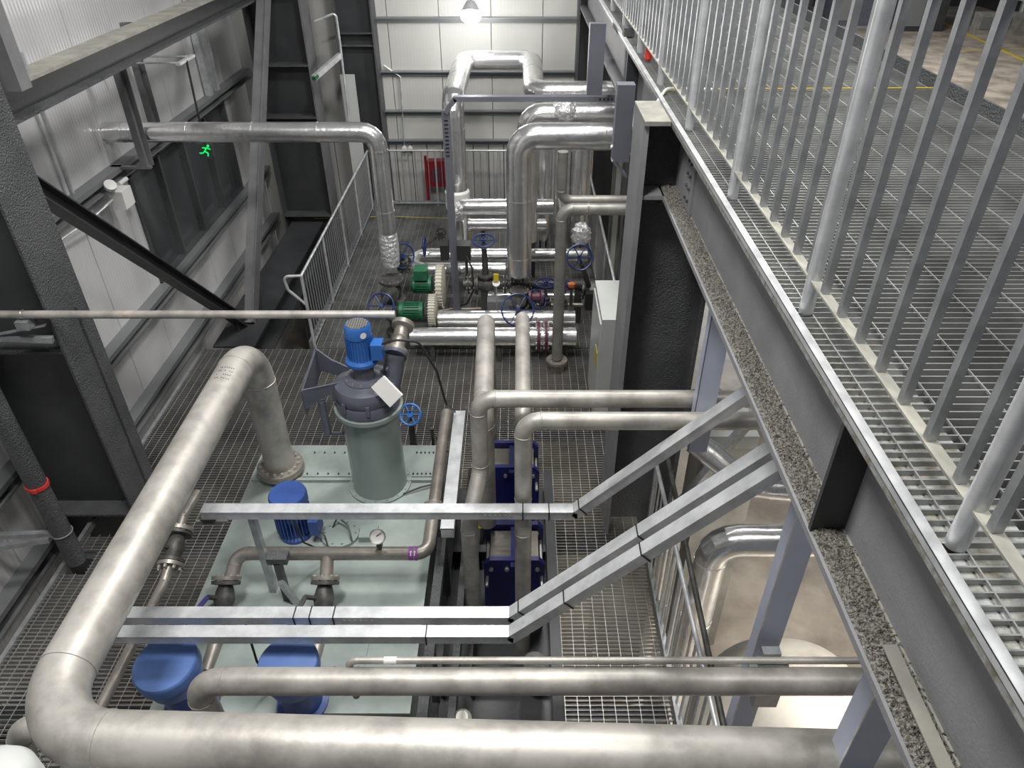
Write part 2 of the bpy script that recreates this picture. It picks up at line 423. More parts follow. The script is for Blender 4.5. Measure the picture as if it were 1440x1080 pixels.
# big beam along the left wall, high
t=thing('wall_beam','wide dusty steel beam crossing the upper left corner from the near column','steel beam',(-4.25,9,3.9))
MB().box((-4.35,5.6,4.03),(-4.08,13.1,4.06)).build('top_flange',m_beige,t)
MB().box((-4.35,5.6,3.78),(-4.08,13.1,3.81)).build('bottom_flange',m_dark,t)
MB().box((-4.225,5.6,3.81),(-4.205,13.1,4.03)).build('web',m_dark2,t)
# beam at platform level
t=thing('floor_beam','broad dark beam at platform level left of the lower railing','steel beam',(-4.05,9,-.1))
MB().box((-4.3,8.62,-.03),(-3.72,13.0,0)).build('top_flange',m_dark2,t)
MB().box((-4.3,8.62,-.5),(-3.72,13.0,-.47)).build('bottom_flange',m_dark2,t)
MB().box((-4.02,8.62,-.47),(-3.99,13.0,-.03)).build('web',m_dark2,t)
# braces
tag(MB().ibeam((-4.05,5.72,3.48),(-4.05,9.2,.06),.14,.16,.014,.012,(0,0,1)).build('diagonal_brace',m_dark2,smooth=False),'dark diagonal brace sloping down from the near left column to platform level','brace')
t=thing('diagonal_brace','pale grey double angle brace leaning from platform level up to the far left column','brace',(-4.05,9.3,0))
for s in (-1,1):
    MB().bar((-3.98,9.3+s*.075,.03),(-3.98,12.88+s*.075,4.03),.16,.015,(0,-1,1)).bar((-3.90,9.3+s*.075,.03),(-3.90,12.88+s*.075,4.03),.012,.11,(0,-1,1)).build('angle_bar',m_brace,t)
MB().box((-4.06,9.0,0),(-4.04,9.6,.35)).build('gusset_plate',m_dark2,t)
# member at the very top left
tag(MB().box((-4.2,5.95,4.06),(-3.88,6.1,7)).build('corner_post',m_brace,smooth=False),'grey box post bolted to the near left column at the top left corner','post')
# struts hanging between high beam and girt
for i,(yy) in enumerate((9.45,9.98)):
    x_=(-4.62,-4.92)[i]; yy=(8.89,9.98)[i]; zb=(2.46,2.46)[i]
    tag(MB().box((x_-.06,yy,zb),(x_+.02,yy+.07,3.9)).box((x_-.0,yy+.06,zb),(x_+.08,yy+.07,3.9)).box((WX+.03 if i==0 else x_-.06,yy,zb-.03),(x_+.05,yy+.07,zb)).build('wall_strut',m_brace,smooth=False),['nearer dark wall strut below the dusty beam, in front of the clad pipe','farther dark wall strut below the dusty beam, behind the clad pipe'][i],'strut')
mb=MB()
for yy in (12.3,12.62): mb.box((-5.08,yy,2.46),(-4.98,yy+.1,4.4))
tag(mb.build('wall_light_strip',m_galvb),'pale upright strips on the left wall next to the double brace','wall strip')
# window-side uprights beyond the far column
mb=MB().box((-3.15,13.55,FZ),(-2.9,13.6,2.5))
tag(mb.build('wall_panel_strip',m_cab),'tall pale grey upright between the far left column and the back wall','panel')
# ================================================================ RAILINGS
def dupe(o,parent,dx):
    c=o.copy(); C.objects.link(c); c.parent=parent; c.matrix_parent_inverse=o.matrix_parent_inverse.copy(); c.location=V(o.location)+V(dx); return c
def guardrail(label,p0,p1,z,h,zb,pitch,post_pitch,bs,pr,strip=.045,post_first=.0,nm='guardrail',top=True):
    p0=V((p0[0],p0[1],z)); p1=V((p1[0],p1[1],z)); d=(p1-p0); Ln=d.length; d.normalize()
    t=thing(nm,label,'railing',p0)
    if top: MB().tube([p0+V((0,0,h)),p1+V((0,0,h))],pr*.95,seg=12).build('top_rail',m_galvb,t)
    MB().bar(p0+V((0,0,zb)),p1+V((0,0,zb)),strip,.008).build('bottom_rail',m_beige if zb>.12 else m_galv,t)
    s=post_first; P=None; posts=[]
    while s<=Ln+.01:
        q=p0+d*s; posts.append(s)
        if P is None: P=MB().cyl(q,q+V((0,0,h)),pr,16).build('post',m_galvb,t); q0=q
        else: dupe(P,t,q-q0)
        s+=post_pitch
    B=None; s=pitch/2+ (post_first%pitch); n=0
    while s<Ln and n<100:
        if min(abs(s-a) for a in posts)>pr+bs*.6:
            q=p0+d*s
            if B is None: B=MB().box(q+V((-bs/2,-bs/2,zb+.004)),q+V((bs/2,bs/2,h-.01))).build('baluster',m_galv,t,smooth=False); q0b=q
            else: dupe(B,t,q-q0b)
            n+=1
        s+=pitch
    return t
RX=1.12
guardrail('tall galvanised railing with square bars along the near edge of the upper walkway',(RX,.08),(RX,14.0),UZ,1.2,.14,.1665,1.2,.026,.028,.04,post_first=1.2)
guardrail('galvanised railing along the left edge of the lower platform beyond the tank',(-2.87,8.62),(-2.87,13.75),0,1.1,.06,.115,1.25,.016,.02)
guardrail('low railing in front of the ribbed back wall behind the pipes',(-2.8,13.78),(1.15,13.78),0,1.1,.06,.125,1.2,.014,.018)
guardrail('lower platform railing on the right, nearer than the thick column',(1.25,1.3),(1.25,5.0),0,1.06,.06,.125,1.2,.016,.02)
guardrail('railing on the right edge of the lower platform, farther than the thick column',(1.25,5.75),(1.25,13.6),0,1.06,.06,.125,1.3,.016,.02)
tag(MB().tube([(-2.87,8.62,1.1),(-3.1,8.6,1.1),(-3.07,8.6,.9),(-2.87,8.62,.66)],.02,.06,seg=12).build('handrail_return',m_galvb),'bent tube end at the near corner of the left lower railing','railing end')
# ================================================================ PIPES (stainless)
def pipe(name,label,pts,r,bend,m=m_stain,weld=.006,cat='pipe',seg=28,arc=12,group=None,sup=None):
    t=thing(name,label,cat,pts[0],group)
    MB().tube(pts,r,bend,seg,arc,weld).build('pipe_run',m,t)
    return t
def flange(parent,c,axis,R,th=.03,n=8,m=None,two=True,r=.011,nm='flange'):
    c=V(c); ax=V(axis).normalized()
    mb=MB().lathe([(R*.45,-th*1.02),(R,-th*1.02),(R,-.003),(R*.96,0),(R,.003),(R,th*1.02),(R*.45,th*1.02)],c,ax,32) if two else MB().lathe([(R*.4,-th/2),(R,-th/2),(R,th/2),(R*.4,th/2)],c,ax,32)
    o=mb.build(nm,m or m_stain2,parent)
    MB().bolts(c,ax,R*.82,n,r,th*1.9,both=th*1.9).build('bolt_ring',m_bolt,o)
    return o
Z1=2.274; X1=-2.225; Y1a=1.75
t=pipe('large_process_pipe','largest stainless pipe, bending twice from tank flange around the left to the picture bottom',
   [(X1,5.08,.95),(X1,5.08,Z1),(X1,Y1a,Z1),(2.3,1.62,Z1)],.134,.37,weld=.009,seg=40,arc=16)
flange(t,(X1,5.08,.93),(0,0,1),.21,.03,16,r=.014)
MB().cyl((X1,5.08,.85),(X1,5.08,.9),.13,32).build('neck',m_stain2,t)
# stencilled inspection marks (illegible strokes) on the pipe
mb=MB()
for (cy,ang0) in ((4.42,25),):
    for r_ in range(4):
        for k in range(7):
            if random.random()<.2: continue
            yy=cy-.0+ r_*.045; a=math.radians(62+k*7+random.uniform(-1,1)); 
            c=V((X1+.1345*math.cos(a),yy,Z1+.1345*math.sin(a)))
            tdir=V((-math.sin(a),0,math.cos(a)))
            mb.bar(c-tdir*.005,c+tdir*.005,.003,.001,(math.cos(a),0,math.sin(a)))
            mb.bar(c-V((0,.008,0)),c+V((0,.008,0)),.003,.001,(math.cos(a),0,math.sin(a)))
mb.build('stencil_marks',m_iron,t,smooth=False)
MB().prism([(-2.03,1.46,2.12),(-2.022,1.46,2.12),(-2.082,1.46,2.30),(-2.09,1.46,2.30)],(0,.15,0)).prism([(-1.898,1.46,2.12),(-1.89,1.46,2.12),(-1.83,1.46,2.30),(-1.838,1.46,2.30)],(0,.15,0)).box((-2.03,1.46,2.11),(-1.89,1.66,2.12)).build('saddle_bracket',m_galvb,t)
p=pos(262,958,z=1.81)
pipe('process_pipe','second widest stainless pipe near the bottom, its left end curving down beside the blue caps',
   [(-1.80,2.33,.95),(-1.80,2.33,1.81),(2.3,2.33,1.81)],.075,.16,weld=.006)
tq=pipe('small_pipe','thin long pipe just above the second widest pipe near the bottom',
   [(-.95,2.40,1.55),(-.95,2.40,1.90),(2.25,2.40,1.90)],.02,.05,weld=0)
MB().cyl((-.75,2.40,1.90),(-.68,2.40,1.90),.0215,16).build('white_tape',m_wtag,tq)
MB().box((1.33,2.38,1.87),(1.50,2.44,1.88)).box((1.36,2.42,1.86),(1.46,2.47,1.93)).build('pipe_clamp',m_galv,tq)
# the two vertical lines with their horizontal runs
pipe('process_pipe','upper of two level stainless pipes meeting the thick column, turning down at its left end',
   [(2.3,4.11,2.44),(-.29,4.11,2.44),(-.29,4.11,1.78),(-.375,3.80,1.50),(-.375,3.80,.31)],.0625,.12)
pipe('process_pipe','lower of two level stainless pipes before the thick column, turning down between the blue frames',
   [(2.3,3.86,2.44),(.03,3.86,2.44),(.03,3.86,1.68),(.03,3.76,1.5),(.03,3.76,.0)],.0625,.12)
t=pipe('process_pipe','left pipe of the pair running away from us above the blue frames',
   [(-.30,5.75,.05),(-.30,5.75,2.15),(-.27,4.35,2.15),(-.27,4.35,.95)],.078,.14)
t=pipe('process_pipe','right pipe of the pair running away from us above the blue frames',
   [(.03,5.72,.05),(.03,5.72,2.2),(.03,4.2,2.2),(.03,4.2,.95)],.0625,.12)
# thin horizontal pipe on the left
t=pipe('level_pipe','slim grey pipe crossing level from the left frame edge to behind the blue motor',
   [(-6.0+.95,5.1,2.55),(-1.0,5.1,2.55)],.033,0,weld=0)
MB().torus((-4.0-.0,5.1,2.55),(1,0,0),.036,.005,20,6).box((-4.05,5.03,2.44),(-3.95,5.158,2.515)).build('u_bolt',m_galv,t)
MB().cyl((-3.23,5.1,2.55),(-3.07,5.1,2.55),.0333,16).build('rust_patch',mat('rust',(.35,.22,.13),.7,0,(20,(.45,.4,.35),.4,.6)),t)
tag(MB().bar((-4.75,5.0,2.42),(-3.86,5.12,2.30),.05,.05).bar((-4.6,4.98,2.35),(-3.87,5.12,2.44),.04,.008).build('pipe_bracket',m_galv),'angle bracket under the slim level pipe on the near left column','bracket')
# rainwater / drain pipe with red strap
t=pipe('drain_pipe','dark vertical drain pipe with a red strap at the left frame edge',[(-4.28,4.74,0.02),(-4.28,4.74,6)],.085,0,m=m_dark,weld=0)
zz=1.15
MB().lathe([(.087,-.018),(.094,-.018),(.094,.018),(.087,.018)],(-4.28,4.74,1.02),(0,0,1)).box((-4.28,4.64,1.0),(-4.24,4.66,1.04)).build('red_strap',m_redst,t)
MB().torus((-4.28,4.74,.42),(0,0,1),.09,.006,24,6).build('clamp_ring',m_galv,t)
tag(MB().bar((WX+.02,4.7,.40),(-4.30,4.74,.40),.05,.05).bar((WX+.02,4.5,.40),(-4.36,4.66,.40),.04,.05).build('pipe_bracket',m_galv),'bracket holding the dark drain pipe to the near left wall','bracket')
# aluminium clad pipes
def clad(name,label,pts,r,bend,seams=(),cat='clad pipe',arc=5,m=m_alu,extra=None):
    t=thing(name,label,cat,pts[0])
    MB().tube(pts,r,bend,32,arc,.0).build('cladding',m,t,sharp=14)
    mb=MB()
    P=[V(p) for p in pts]
    for a,b in zip(P[:-1],P[1:]):
        L=(b-a).length; d=(b-a).normalized(); s=bend+.03
        while s<L-.03:
            MB().lathe([(r*.99,-.012),(r+.004,-.012),(r+.004,.012),(r*.99,.012)],a+d*s,d,32).build('seam_band',m,t); s+=.8
    return t
t=clad('clad_pipe','shiny clad pipe leaving the left wall and dropping to a wrapped valve behind the railing',[(WX,9.1,2.82),(-1.76,9.1,2.82),(-1.76,9.1,1.35)],.12,.19)
MB().lathe([(.06,.0),(.115,.02),(.125,.12),(.135,.3),(.13,.40),(.122,.5)],(-1.76,9.1,1.0),(0,0,1),18).build('foil_wrap',m_foil,t)
B1=[(-.95,10.8,1.3),(-.95,10.8,2.78),(-.95,13.35,2.78),(.22,13.35,2.78),(.22,11.2,2.78),(2.6,11.2,2.78)]
t=clad('clad_pipe_loop','large clad pipe rising and making a square loop before the back wall',B1,.16,.24,cat='clad pipe')
MB().lathe([(.14,0),(.19,.02),(.19,.28),(.145,.33)],(-.95,10.8,1.15),(0,0,1),24).build('white_wrap',m_white,t)
t=clad('clad_pipe','vertical clad pipe at picture centre, bending right at its top',[(0,9.0,.95),(0,9.0,2.80),(2.6,9.0,2.80)],.165,.22)
t=clad('clad_pipe','thick clad pipe bundle member directly below the square loop, running to the right',[(.12,10.2,.9),(.12,10.2,2.74),(2.6,10.2,2.74)],.15,.2)
MB().lump((.62,10.16,2.78),.18,3).build('foil_knot',m_foil,t)
t=clad('clad_pipe','slim clad pipe running right just in front of the thick clad bundle',[(.3,9.5,2.62),(2.6,9.5,2.62)],.09,0)
# vertical shiny vessels
for i,(x,r,lab) in enumerate(((.40,.12,'left'),(.68,.13,'middle'),(.98,.15,'right'))):
    t=thing('clad_vessel',f'{lab} one of three upright clad cylinders below the pipe bundle','vessel',(x,11.3,.5))
    MB().lathe([(r*.5,0),(r*.9,.1),(r,.2),(r,2.0),(r*.85,2.1)],(x,11.3,.4),(0,0,1),28).build('shell',m_alu,t)
    MB().lathe([(r,-.012),(r+.005,-.012),(r+.005,.012),(r,.012)],(x,11.3,1.3),(0,0,1),28).build('seam_band',m_alu,t)
    MB().cyl((x-.05,11.3,0),(x-.05,11.3,.5),.02,8).cyl((x+.05,11.3,0),(x+.05,11.3,.5),.02,8).build('support_leg',m_dark,t)
t=clad('clad_pipe','level clad pipe low behind the vertical centre pipe, its left end turning down',[(-.95,10.25,.75),(-.95,10.25,1.40),(.5,10.25,1.40)],.115,.16)
clad('clad_pipe','short level clad pipe under the upper low one, left of centre pipe',[(-.80,10.75,.9),(.42,10.75,.9)],.10,0)
clad('clad_pipe','clad pipe with a round u bend at its left end, behind the green motors',[(-.2,9.80,.6),(-1.60,9.80,.6),(-1.60,10.30,.6),(1.05,10.30,.6)],.105,.22,arc=8)
clad('clad_pipe','long level clad pipe behind the maroon flange, upper of the front pair',[(-1.10,8.60,.46),(.76,8.60,.46)],.118,0)
t=clad('clad_pipe','long level clad pipe carrying the maroon flange, lower of the front pair',[(-1.45,8.30,.36),(.76,8.30,.36)],.125,0)
for xx in (.26,.36): flange(t,(xx,8.30,.36),(1,0,0),.2,.02,12,m_maroon,r=.014)
mb=MB()
for xx in (-1.2,-.3,.6): mb.box((xx,8.25,0),(xx+.06,8.35,.26)).box((xx,8.57,0),(xx+.06,8.67,.43))
mb.build('support_feet',m_dark,t)
# grey vertical pipe pair at right of centre
t=pipe('process_pipe','matte grey pipe standing right of centre, bent right at the top with a flange below',
  [(.50,8.05,.18),(.50,8.05,2.25),(1.9,8.05,2.25)],.07,.13,m=m_stain3)
mb=MB()
for k in range(9):
    for c_ in range(3):
        if (k*3+c_)%4==1: continue
        a=math.radians(-90-18+18*c_); c0=V((.50+.0705*math.cos(a),8.05+.0705*math.sin(a),1.0+k*.045)); n_=V((math.cos(a),math.sin(a),0))
        mb.bar(c0-V((0,0,.012)),c0+V((0,0,.012)),.003,.001,n_); mb.bar(c0-V((0,0,.010))+V((.008,0,0)),c0+V((.008,0,.006)),.003,.001,n_)
mb.build('stencil_marks',m_iron,t,smooth=False)
flange(t,(.50,8.05,.14),(0,0,1),.14,.02,8)
flange(t,(.80,8.05,2.25),(1,0,0),.085,.01,8,r=.005)
MB().cyl((.5,8.05,0),(.5,8.05,.12),.10,20).build('base_foot',m_stain2,t)
t=pipe('process_pipe','matte grey pipe dropping from above and bending right beside the standing one',
  [(.50,8.27,2.85),(.50,8.27,2.27),(1.9,8.27,2.27)],.06,.12,m=m_stain3)
# ================================================================ TANK + GEAR UNIT
ZT=.85
t=thing('oil_tank','pale green steel tank under the pipes at lower left of centre','tank',(-1.6,4.1,0))
MB().box((-2.47,2.72,.01),(-.755,5.46,ZT-.02)).build('shell',m_mint,t,smooth=False)
MB().box((-2.50,2.70,ZT-.02),(-.735,5.48,ZT)).build('top_plate',m_mint,t,smooth=False)
def hatch(x0,x1,y0,y1):
    h=MB().box((x0,y0,ZT),(x1,y1,ZT+.012)).build('hatch_cover',m_mint,t,smooth=False)
    mb=MB(); n=5
    for k in range(n):
        for yy in (y0+.03,y1-.03): mb.cyl((x0+.04+(x1-x0-.08)*k/(n-1),yy,ZT+.012),(x0+.04+(x1-x0-.08)*k/(n-1),yy,ZT+.026),.008,6)
    mb.build('bolt_row',m_dark2,h)
hatch(-2.02,-1.55,5.02,5.38); hatch(-1.03,-.79,5.02,5.38); hatch(-1.85,-1.1,3.0,3.5)
MB().box((-2.47,4.95,ZT),(-.76,4.985,ZT+.03)).build('stiffening_rib',m_mint,t)
MB().cyl((-1.52,4.30,ZT),(-1.52,4.30,ZT+.03),.16,28).bolts((-1.52,4.30,ZT+.03),(0,0,1),.13,10,.009,.012).build('round_cover',m_mintd,t)
MB().tube([(-1.6,4.36,ZT+.02),(-1.55,4.4,ZT+.12),(-1.45,4.32,ZT+.1),(-1.4,4.2,ZT+.03)],.008,.04,10).build('lifting_loop',m_iron,t)
MB().box((-1.35,4.22,ZT),(-1.2,4.36,ZT+.06)).build('block',m_mintd,t)
# vertical gear unit
GX,GY=-1.28,4.94
t=thing('vertical_gear_unit','upright grey green machine with dark gearbox and blue motor, standing on the tank','machine',(GX,GY,ZT))
o=MB().lathe([(.20,0),(.285,0),(.285,.02),(.245,.022),(.243,.04),(.24,.5),(.242,.88),(.26,.885),(.29,.89),(.29,.925),(.2,.925)],(GX,GY,ZT),(0,0,1),48).build('barrel',m_mintd,t)
MB().bolts((GX,GY,ZT+.02),(0,0,1),.265,16,.008,.012).build('bolt_ring',m_bolt,o)
z0=ZT+.925
o=MB().lathe([(.26,0),(.268,.01),(.268,.10),(.258,.115),(.268,.13),(.268,.19),(.25,.235),(.20,.26),(.12,.285),(.11,.29)],(GX,GY,z0),(0,0,1),48).build('gearbox',m_gear,t)
for k in range(8):
    a=k*PI/4+.2; c=V((GX+.268*math.cos(a),GY+.268*math.sin(a),0)); MB().box(c+V((-.015,-.015,z0+.07)),c+V((.015,.015,z0+.16))).build('clamp_lug',m_gear,o)
z1=z0+.285
MB().lathe([(.17,-.03),(.17,-.005),(.10,0),(.085,.03),(.085,.12),(.13,.14),(.13,.155)],(GX,GY,z1),(0,0,1),32).build('motor_lantern',m_gear,t)
MB().bolts((GX,GY,z1-.005),(0,0,1),.15,12,.008,.012).build('bolt_ring',m_bolt,t)
z2=z1+.15
o=MB().lathe([(.0,0),(.135,0),(.135,.025),(.105,.04),(.10,.05),(.10,.24),(.106,.245),(.106,.33),(.092,.35),(.0,.35)],(GX,GY,z2),(0,0,1),40).build('motor_body',m_blue,t)
mb=MB()
for k in range(26):
    a=2*PI*k/26; c=V((GX+.10*math.cos(a),GY+.10*math.sin(a),0)); d=V((math.cos(a),math.sin(a),0))
    mb.bar(c+V((0,0,z2+.06)),c+V((0,0,z2+.235)),.005,.022,d)
mb.build('cooling_fin',m_blue,o)
mb=MB()
for k in range(-4,5):
    L=math.sqrt(max(0,.085**2-(k*.019)**2)); mb.bar((GX-L,GY+k*.019,z2+.353),(GX+L,GY+k*.019,z2+.353),.006,.005); mb.bar((GX+k*.019,GY-L,z2+.353),(GX+k*.019,GY+L,z2+.353),.006,.005)
MB().cyl((GX,GY,z2+.349),(GX,GY,z2+.351),.088,28).build('fan_opening',m_black,o)
mb.build('fan_grille',m_bolt,o)
MB().lathe([(.026,0),(.026,.002)],V((GX+.06,GY-.088,z2+.29)),(.55,-.8,0),20).build('name_plate',m_wtag,o)
MB().box((GX+.10,GY-.09,z2+.06),(GX+.19,GY+.03,z2+.2)).build('terminal_box',m_blue,t)
MB().box((GX+.19,GY-.04,ZT+1.28),(GX+.21,GY+.0,ZT+1.3)).build('small_lug',m_gear,t)
# bracket funnel at left
mb=MB().prism([(GX-.52,GY-.10,z0+.20),(GX-.50,GY-.12,z0+.20),(GX-.42,GY+.22,z0+.42),(GX-.44,GY+.24,z0+.42)],(0,0,-.24))
mb.prism([(GX-.5,GY-.12,z0+.02),(GX-.5,GY-.12,z0+.22),(GX-.36,GY-.10,z0+.24),(GX-.15,GY-.05,z0+.26),(GX-.2,GY-.05,z0+.18),(GX-.4,GY-.10,z0+.10)],(0,.02,0))
mb.prism([(GX-.43,GY+.2,z0+.2),(GX-.43,GY+.2,z0+.42),(GX-.3,GY+.15,z0+.34),(GX-.12,GY+.1,z0+.28),(GX-.2,GY+.1,z0+.2)],(0,.02,0))
mb.build('side_bracket',m_gear,t)
MB().cyl((GX-.38,GY-.05,z0-.28),(GX-.38,GY-.05,z0+.06),.035,16).box((GX-.4,GY-.06,z0-.3),(GX-.24,GY-.04,z0-.28)).build('drain_tube',m_gear,t)
# inlet elbow right
c1=pos(556,498,Y=GY+.12); c2=pos(566,460,Y=GY+.36)
MB().tube([(GX+.12,GY+.0,z0+.10),(GX+.2,GY+.02,z0+.16),c1],.085,.05,24,6).build('inlet_elbow',m_gear,t)
MB().lathe([(.05,-.02),(.10,-.02),(.10,.012),(.05,.014)],c1,(c2-c1),28).build('inlet_flange',m_gear,t)
MB().lathe([(.06,0),(.10,.01),(.10,.04),(.062,.06),(.06,.12),(.075,.15),(.06,.18),(.06,.25),(.095,.27),(.095,.31),(.04,.33)],c1,(c2-c1),28).build('silver_joint',m_stain2,t)
MB().prism([(GX+.10,GY-.24,z0+.34),(GX+.2,GY-.2,z0+.42),(GX+.34,GY-.24,z0+.26),(GX+.24,GY-.28,z0+.17)],(.008,.012,0)).build('hanging_plate',m_wtag,t)
tag(MB().tube([(GX+.17,GY-.04,z2+.18),(GX+.30,GY-.06,z2+.24),(GX+.48,GY,z2+.18),(GX+.60,GY+.02,z2-.12),(GX+.66,GY+.0,z2-.45),(-.60,5.38,1.34)],.010,.12,10,8).build('motor_cable',m_rub),'black cable curving from the blue motor down to the narrow tray','cable')
# ================================================================ HELPERS FOR VALVES
def handwheel(parent,c,axis,R,m=m_wheel,spokes=6,tr=.012):
    c=V(c); ax=V(axis).normalized(); q=V((1,0,0)) if abs(ax.x)<.9 else V((0,1,0))
    u=(q-ax*q.dot(ax)).normalized(); w=ax.cross(u)
    mb=MB().torus(c,ax,R,tr,36,8).lathe([(.0,-.02),(.03,-.02),(.03,.025),(.0,.025)],c,ax,12)
    for i in range(spokes):
        a=2*PI*i/spokes; mb.tube([c+(u*math.cos(a)+w*math.sin(a))*.02,c+(u*math.cos(a)+w*math.sin(a))*R],tr*.62,0,8)
    return mb.build('handwheel',m,parent)
def gate_valve(label,base,axis,size,wheel_c,wheel_axis,wheel_R,wm=m_wheel,group=None):
    """body along axis (flow), bonnet towards the wheel"""
    base=V(base); ax=V(axis).normalized(); wc=V(wheel_c); s=size
    t=thing('gate_valve',label,'valve',base,group)
    o=MB().lathe([(s*.55,-s*.9),(s*.95,-s*.9),(s*.95,-s*.72),(s*.5,-s*.68),(s*.62,-s*.3),(s*.7,0),(s*.62,s*.3),(s*.5,s*.68),(s*.95,s*.72),(s*.95,s*.9),(s*.55,s*.9)],base,ax,28).build('body',m_iron,t)
    MB().bolts(base+ax*s*.72,ax,s*.8,8,.009,s*.25).bolts(base-ax*s*.95,ax,s*.8,8,.009,s*.25).build('bolt_ring',m_bolt,o)
    d=(wc-base); L=d.length; d.normalize()
    MB().lathe([(s*.5,s*.3),(s*.5,s*.75),(s*.7,s*.78),(s*.7,s*.95),(s*.3,s*1.05),(s*.22,max(s*1.1,L*.8)),(s*.28,max(s*1.15,L*.84)),(.012,max(s*1.2,L*.86)),(.012,L+.05)],base,d,20).build('bonnet',m_iron,t)
    handwheel(t,wc,wheel_axis,wheel_R,wm)
    return t
def at(px,py,Y): return pos(px,py,Y=Y)
# rear skid valves
tv=gate_valve('valve with navy handwheel at the foot of the wrapped clad pipe',(-1.75,8.95,.72),(0,0,1),.185,at(536,430,8.35),(0,-.8,.6),.165)
gate_valve('valve with half hidden handwheel behind the foil wrapped pipe bottom',(-1.62,9.35,.9),(0,1,0),.1,at(566,360,9.3),(.5,-.8,.3),.17)
MB().lathe([(.1,0),(.12,.02),(.12,.05),(.16,.06),(.16,.1),(.1,.12),(.1,.3),(.15,.31),(.15,.34)],(-1.73,8.9,.0),(0,0,1),24).build('valve_stand',m_iron,tv)
gate_valve('valve with handwheel seen edge on, left of the grey tray post',(-1.15,10.0,1.08),(0,1,0),.08,at(597,346,10.0),(1,0,0),.15)
gate_valve('valve with nearly level navy handwheel on top, between tray post and centre pipe',(-.47,9.3,.62),(1,0,0),.16,at(680,338,9.3),(0,-.2,1),.15)
gate_valve('largest navy handwheel valve at the bottom of the centre clad pipe',(0,9.0,.55),(0,0,1),.15,at(728,436,8.3),(.15,-.8,.55),.21)
gate_valve('valve with navy handwheel right of the standing grey pipe',(1.0,9.1,.62),(1,0,0),.13,at(815,362,8.7),(.1,-.9,.5),.165)
for i,(px,py) in enumerate(((768,398),(792,401))):
    w=at(px,py,9.0)
    gate_valve(['flat lying bright violet blue handwheel just left of the standing grey pipe','flat lying bright violet blue handwheel just right of the standing grey pipe'][i],(w.x,9.0,w.z-.3),(1,0,0),.08,w,(0,0,1),.14,m_phe)
w=at(577,583,5.75)
gate_valve('valve with bright blue handwheel behind the tank, right of the grey green barrel',(w.x,5.75,.45),(1,0,0),.13,w,(-.1,-.8,.6),.105,m_wheelb)
w=at(742,432,8.9)
gate_valve('second navy handwheel tucked behind the largest one at the centre pipe foot',(.22,9.15,.5),(1,0,0),.09,(.25,8.85,.62),(.5,-.5,.6),.14)
# ball / butterfly valves on the tank lines
def flanged_valve(label,c,axis,R,lever,m=m_purple,group=None):
    c=V(c); ax=V(axis).normalized()
    t=thing('flanged_valve',label,'valve',c,group)
    MB().lathe([(R*.55,-R*1.25),(R,-R*1.25),(R,-R),(R*.5,-R*.95),(R*.62,-R*.6),(R*.75,0),(R*.62,R*.6),(R*.5,R*.95),(R,R),(R,R*1.25),(R*.55,R*1.25)],c,ax,28).build('body',m_iron,t)
    for s in (-1,1):
        o=MB().lathe([(R*.5,-.014),(R*1.02,-.014),(R*1.02,.014),(R*.5,.014)],c+ax*s*(R*1.25+.02),ax,28).build('flange',m_stain2,t)
        MB().bolts(c+ax*s*(R*1.25+.02)-ax*.02,ax,R*.82,8,.012,.045,both=.02).build('bolt_ring',m_bolt,o)
    a,b=V(lever[0]),V(lever[1])
    MB().cyl(c,a,.018,12).build('stem',m_iron,t)
    MB().bar(a,b,.035,.012).build('lever',m,t)
    return t
ZH=1.2; YH=3.79
# header with tees
t=pipe('header_pipe','dull steel header pipe crossing above the tank with a gauge and branches',
   [(-2.20,3.62,1.05),(-2.16,3.79,ZH),(-.70,YH,ZH),(-.70,5.55,ZH)],.052,.10,m=m_stain2,weld=.005)
MB().tube([(-1.47,YH,ZH),(-1.47,3.66,ZH-.12)],.05,0).build('branch',m_stain2,t)
MB().cyl((-.80,YH,ZH),(-.71-.02,YH,ZH),.0535,24).build('purple_label',m_ptag,t) if False else None
o=MB().cyl((-.845,YH,ZH),(-.775,YH,ZH),.0532,28).build('flow_label',m_ptag,t)
mb=MB()
for s in (-1,1):
    for (ang) in (40,):
        c=V((-.81+s*.014,YH-.0535*math.cos(math.radians(50)),ZH+.0535*math.sin(math.radians(50))))
        d=V((0,math.sin(math.radians(50)),math.cos(math.radians(50)))); n_=V((0,-math.cos(math.radians(50)),math.sin(math.radians(50))))
        mb.bar(c-d*.02,c+d*.012,.005,.002,n_)
        mb.bar(c+d*.018,c+d*.006+V((.009,0,0)),.004,.002,n_); mb.bar(c+d*.018,c+d*.006-V((.009,0,0)),.004,.002,n_)
mb.build('arrow_mark',m_wtag,o,smooth=False)
fl=flange(t,(-.70,4.25,ZH),(0,1,0),.10,.02,8,r=.009)
# pressure gauge
g0=V((-1.06,YH,ZH))
t=thing('pressure_gauge','round white dial gauge on the header pipe','gauge',g0)
MB().cyl(g0+V((0,0,.05)),g0+V((0,-.01,.16)),.012,12).box(g0+V((-.02,-.02,.08)),g0+V((.02,.02,.11))).build('stem',m_iron,t)
gc=g0+V((0,-.02,.21)); gx=V((0,-.55,.8)).normalized()
MB().lathe([(.0,-.03),(.056,-.03),(.06,-.02),(.06,.012),(.053,.012),(.053,.004),(0,.004)],gc,gx,28).build('casing',m_bolt,t)
o=MB().lathe([(0,.005),(.052,.005),(.052,.0065),(0,.0065)],gc,gx,28).build('dial',m_wtag,t)
MB().bar(gc+gx*.009+V((-.008,0,0)),gc+gx*.009+V((.03,.02,.015)),.004,.002,gx).build('pointer',m_rub,o)
flanged_valve('flanged valve with violet lever, left one of the two ahead of the header pipe',(-2.22,3.52,1.0),(0,.75,.6),.105,((-2.30,3.46,1.10),(-2.40,3.22,1.08)))
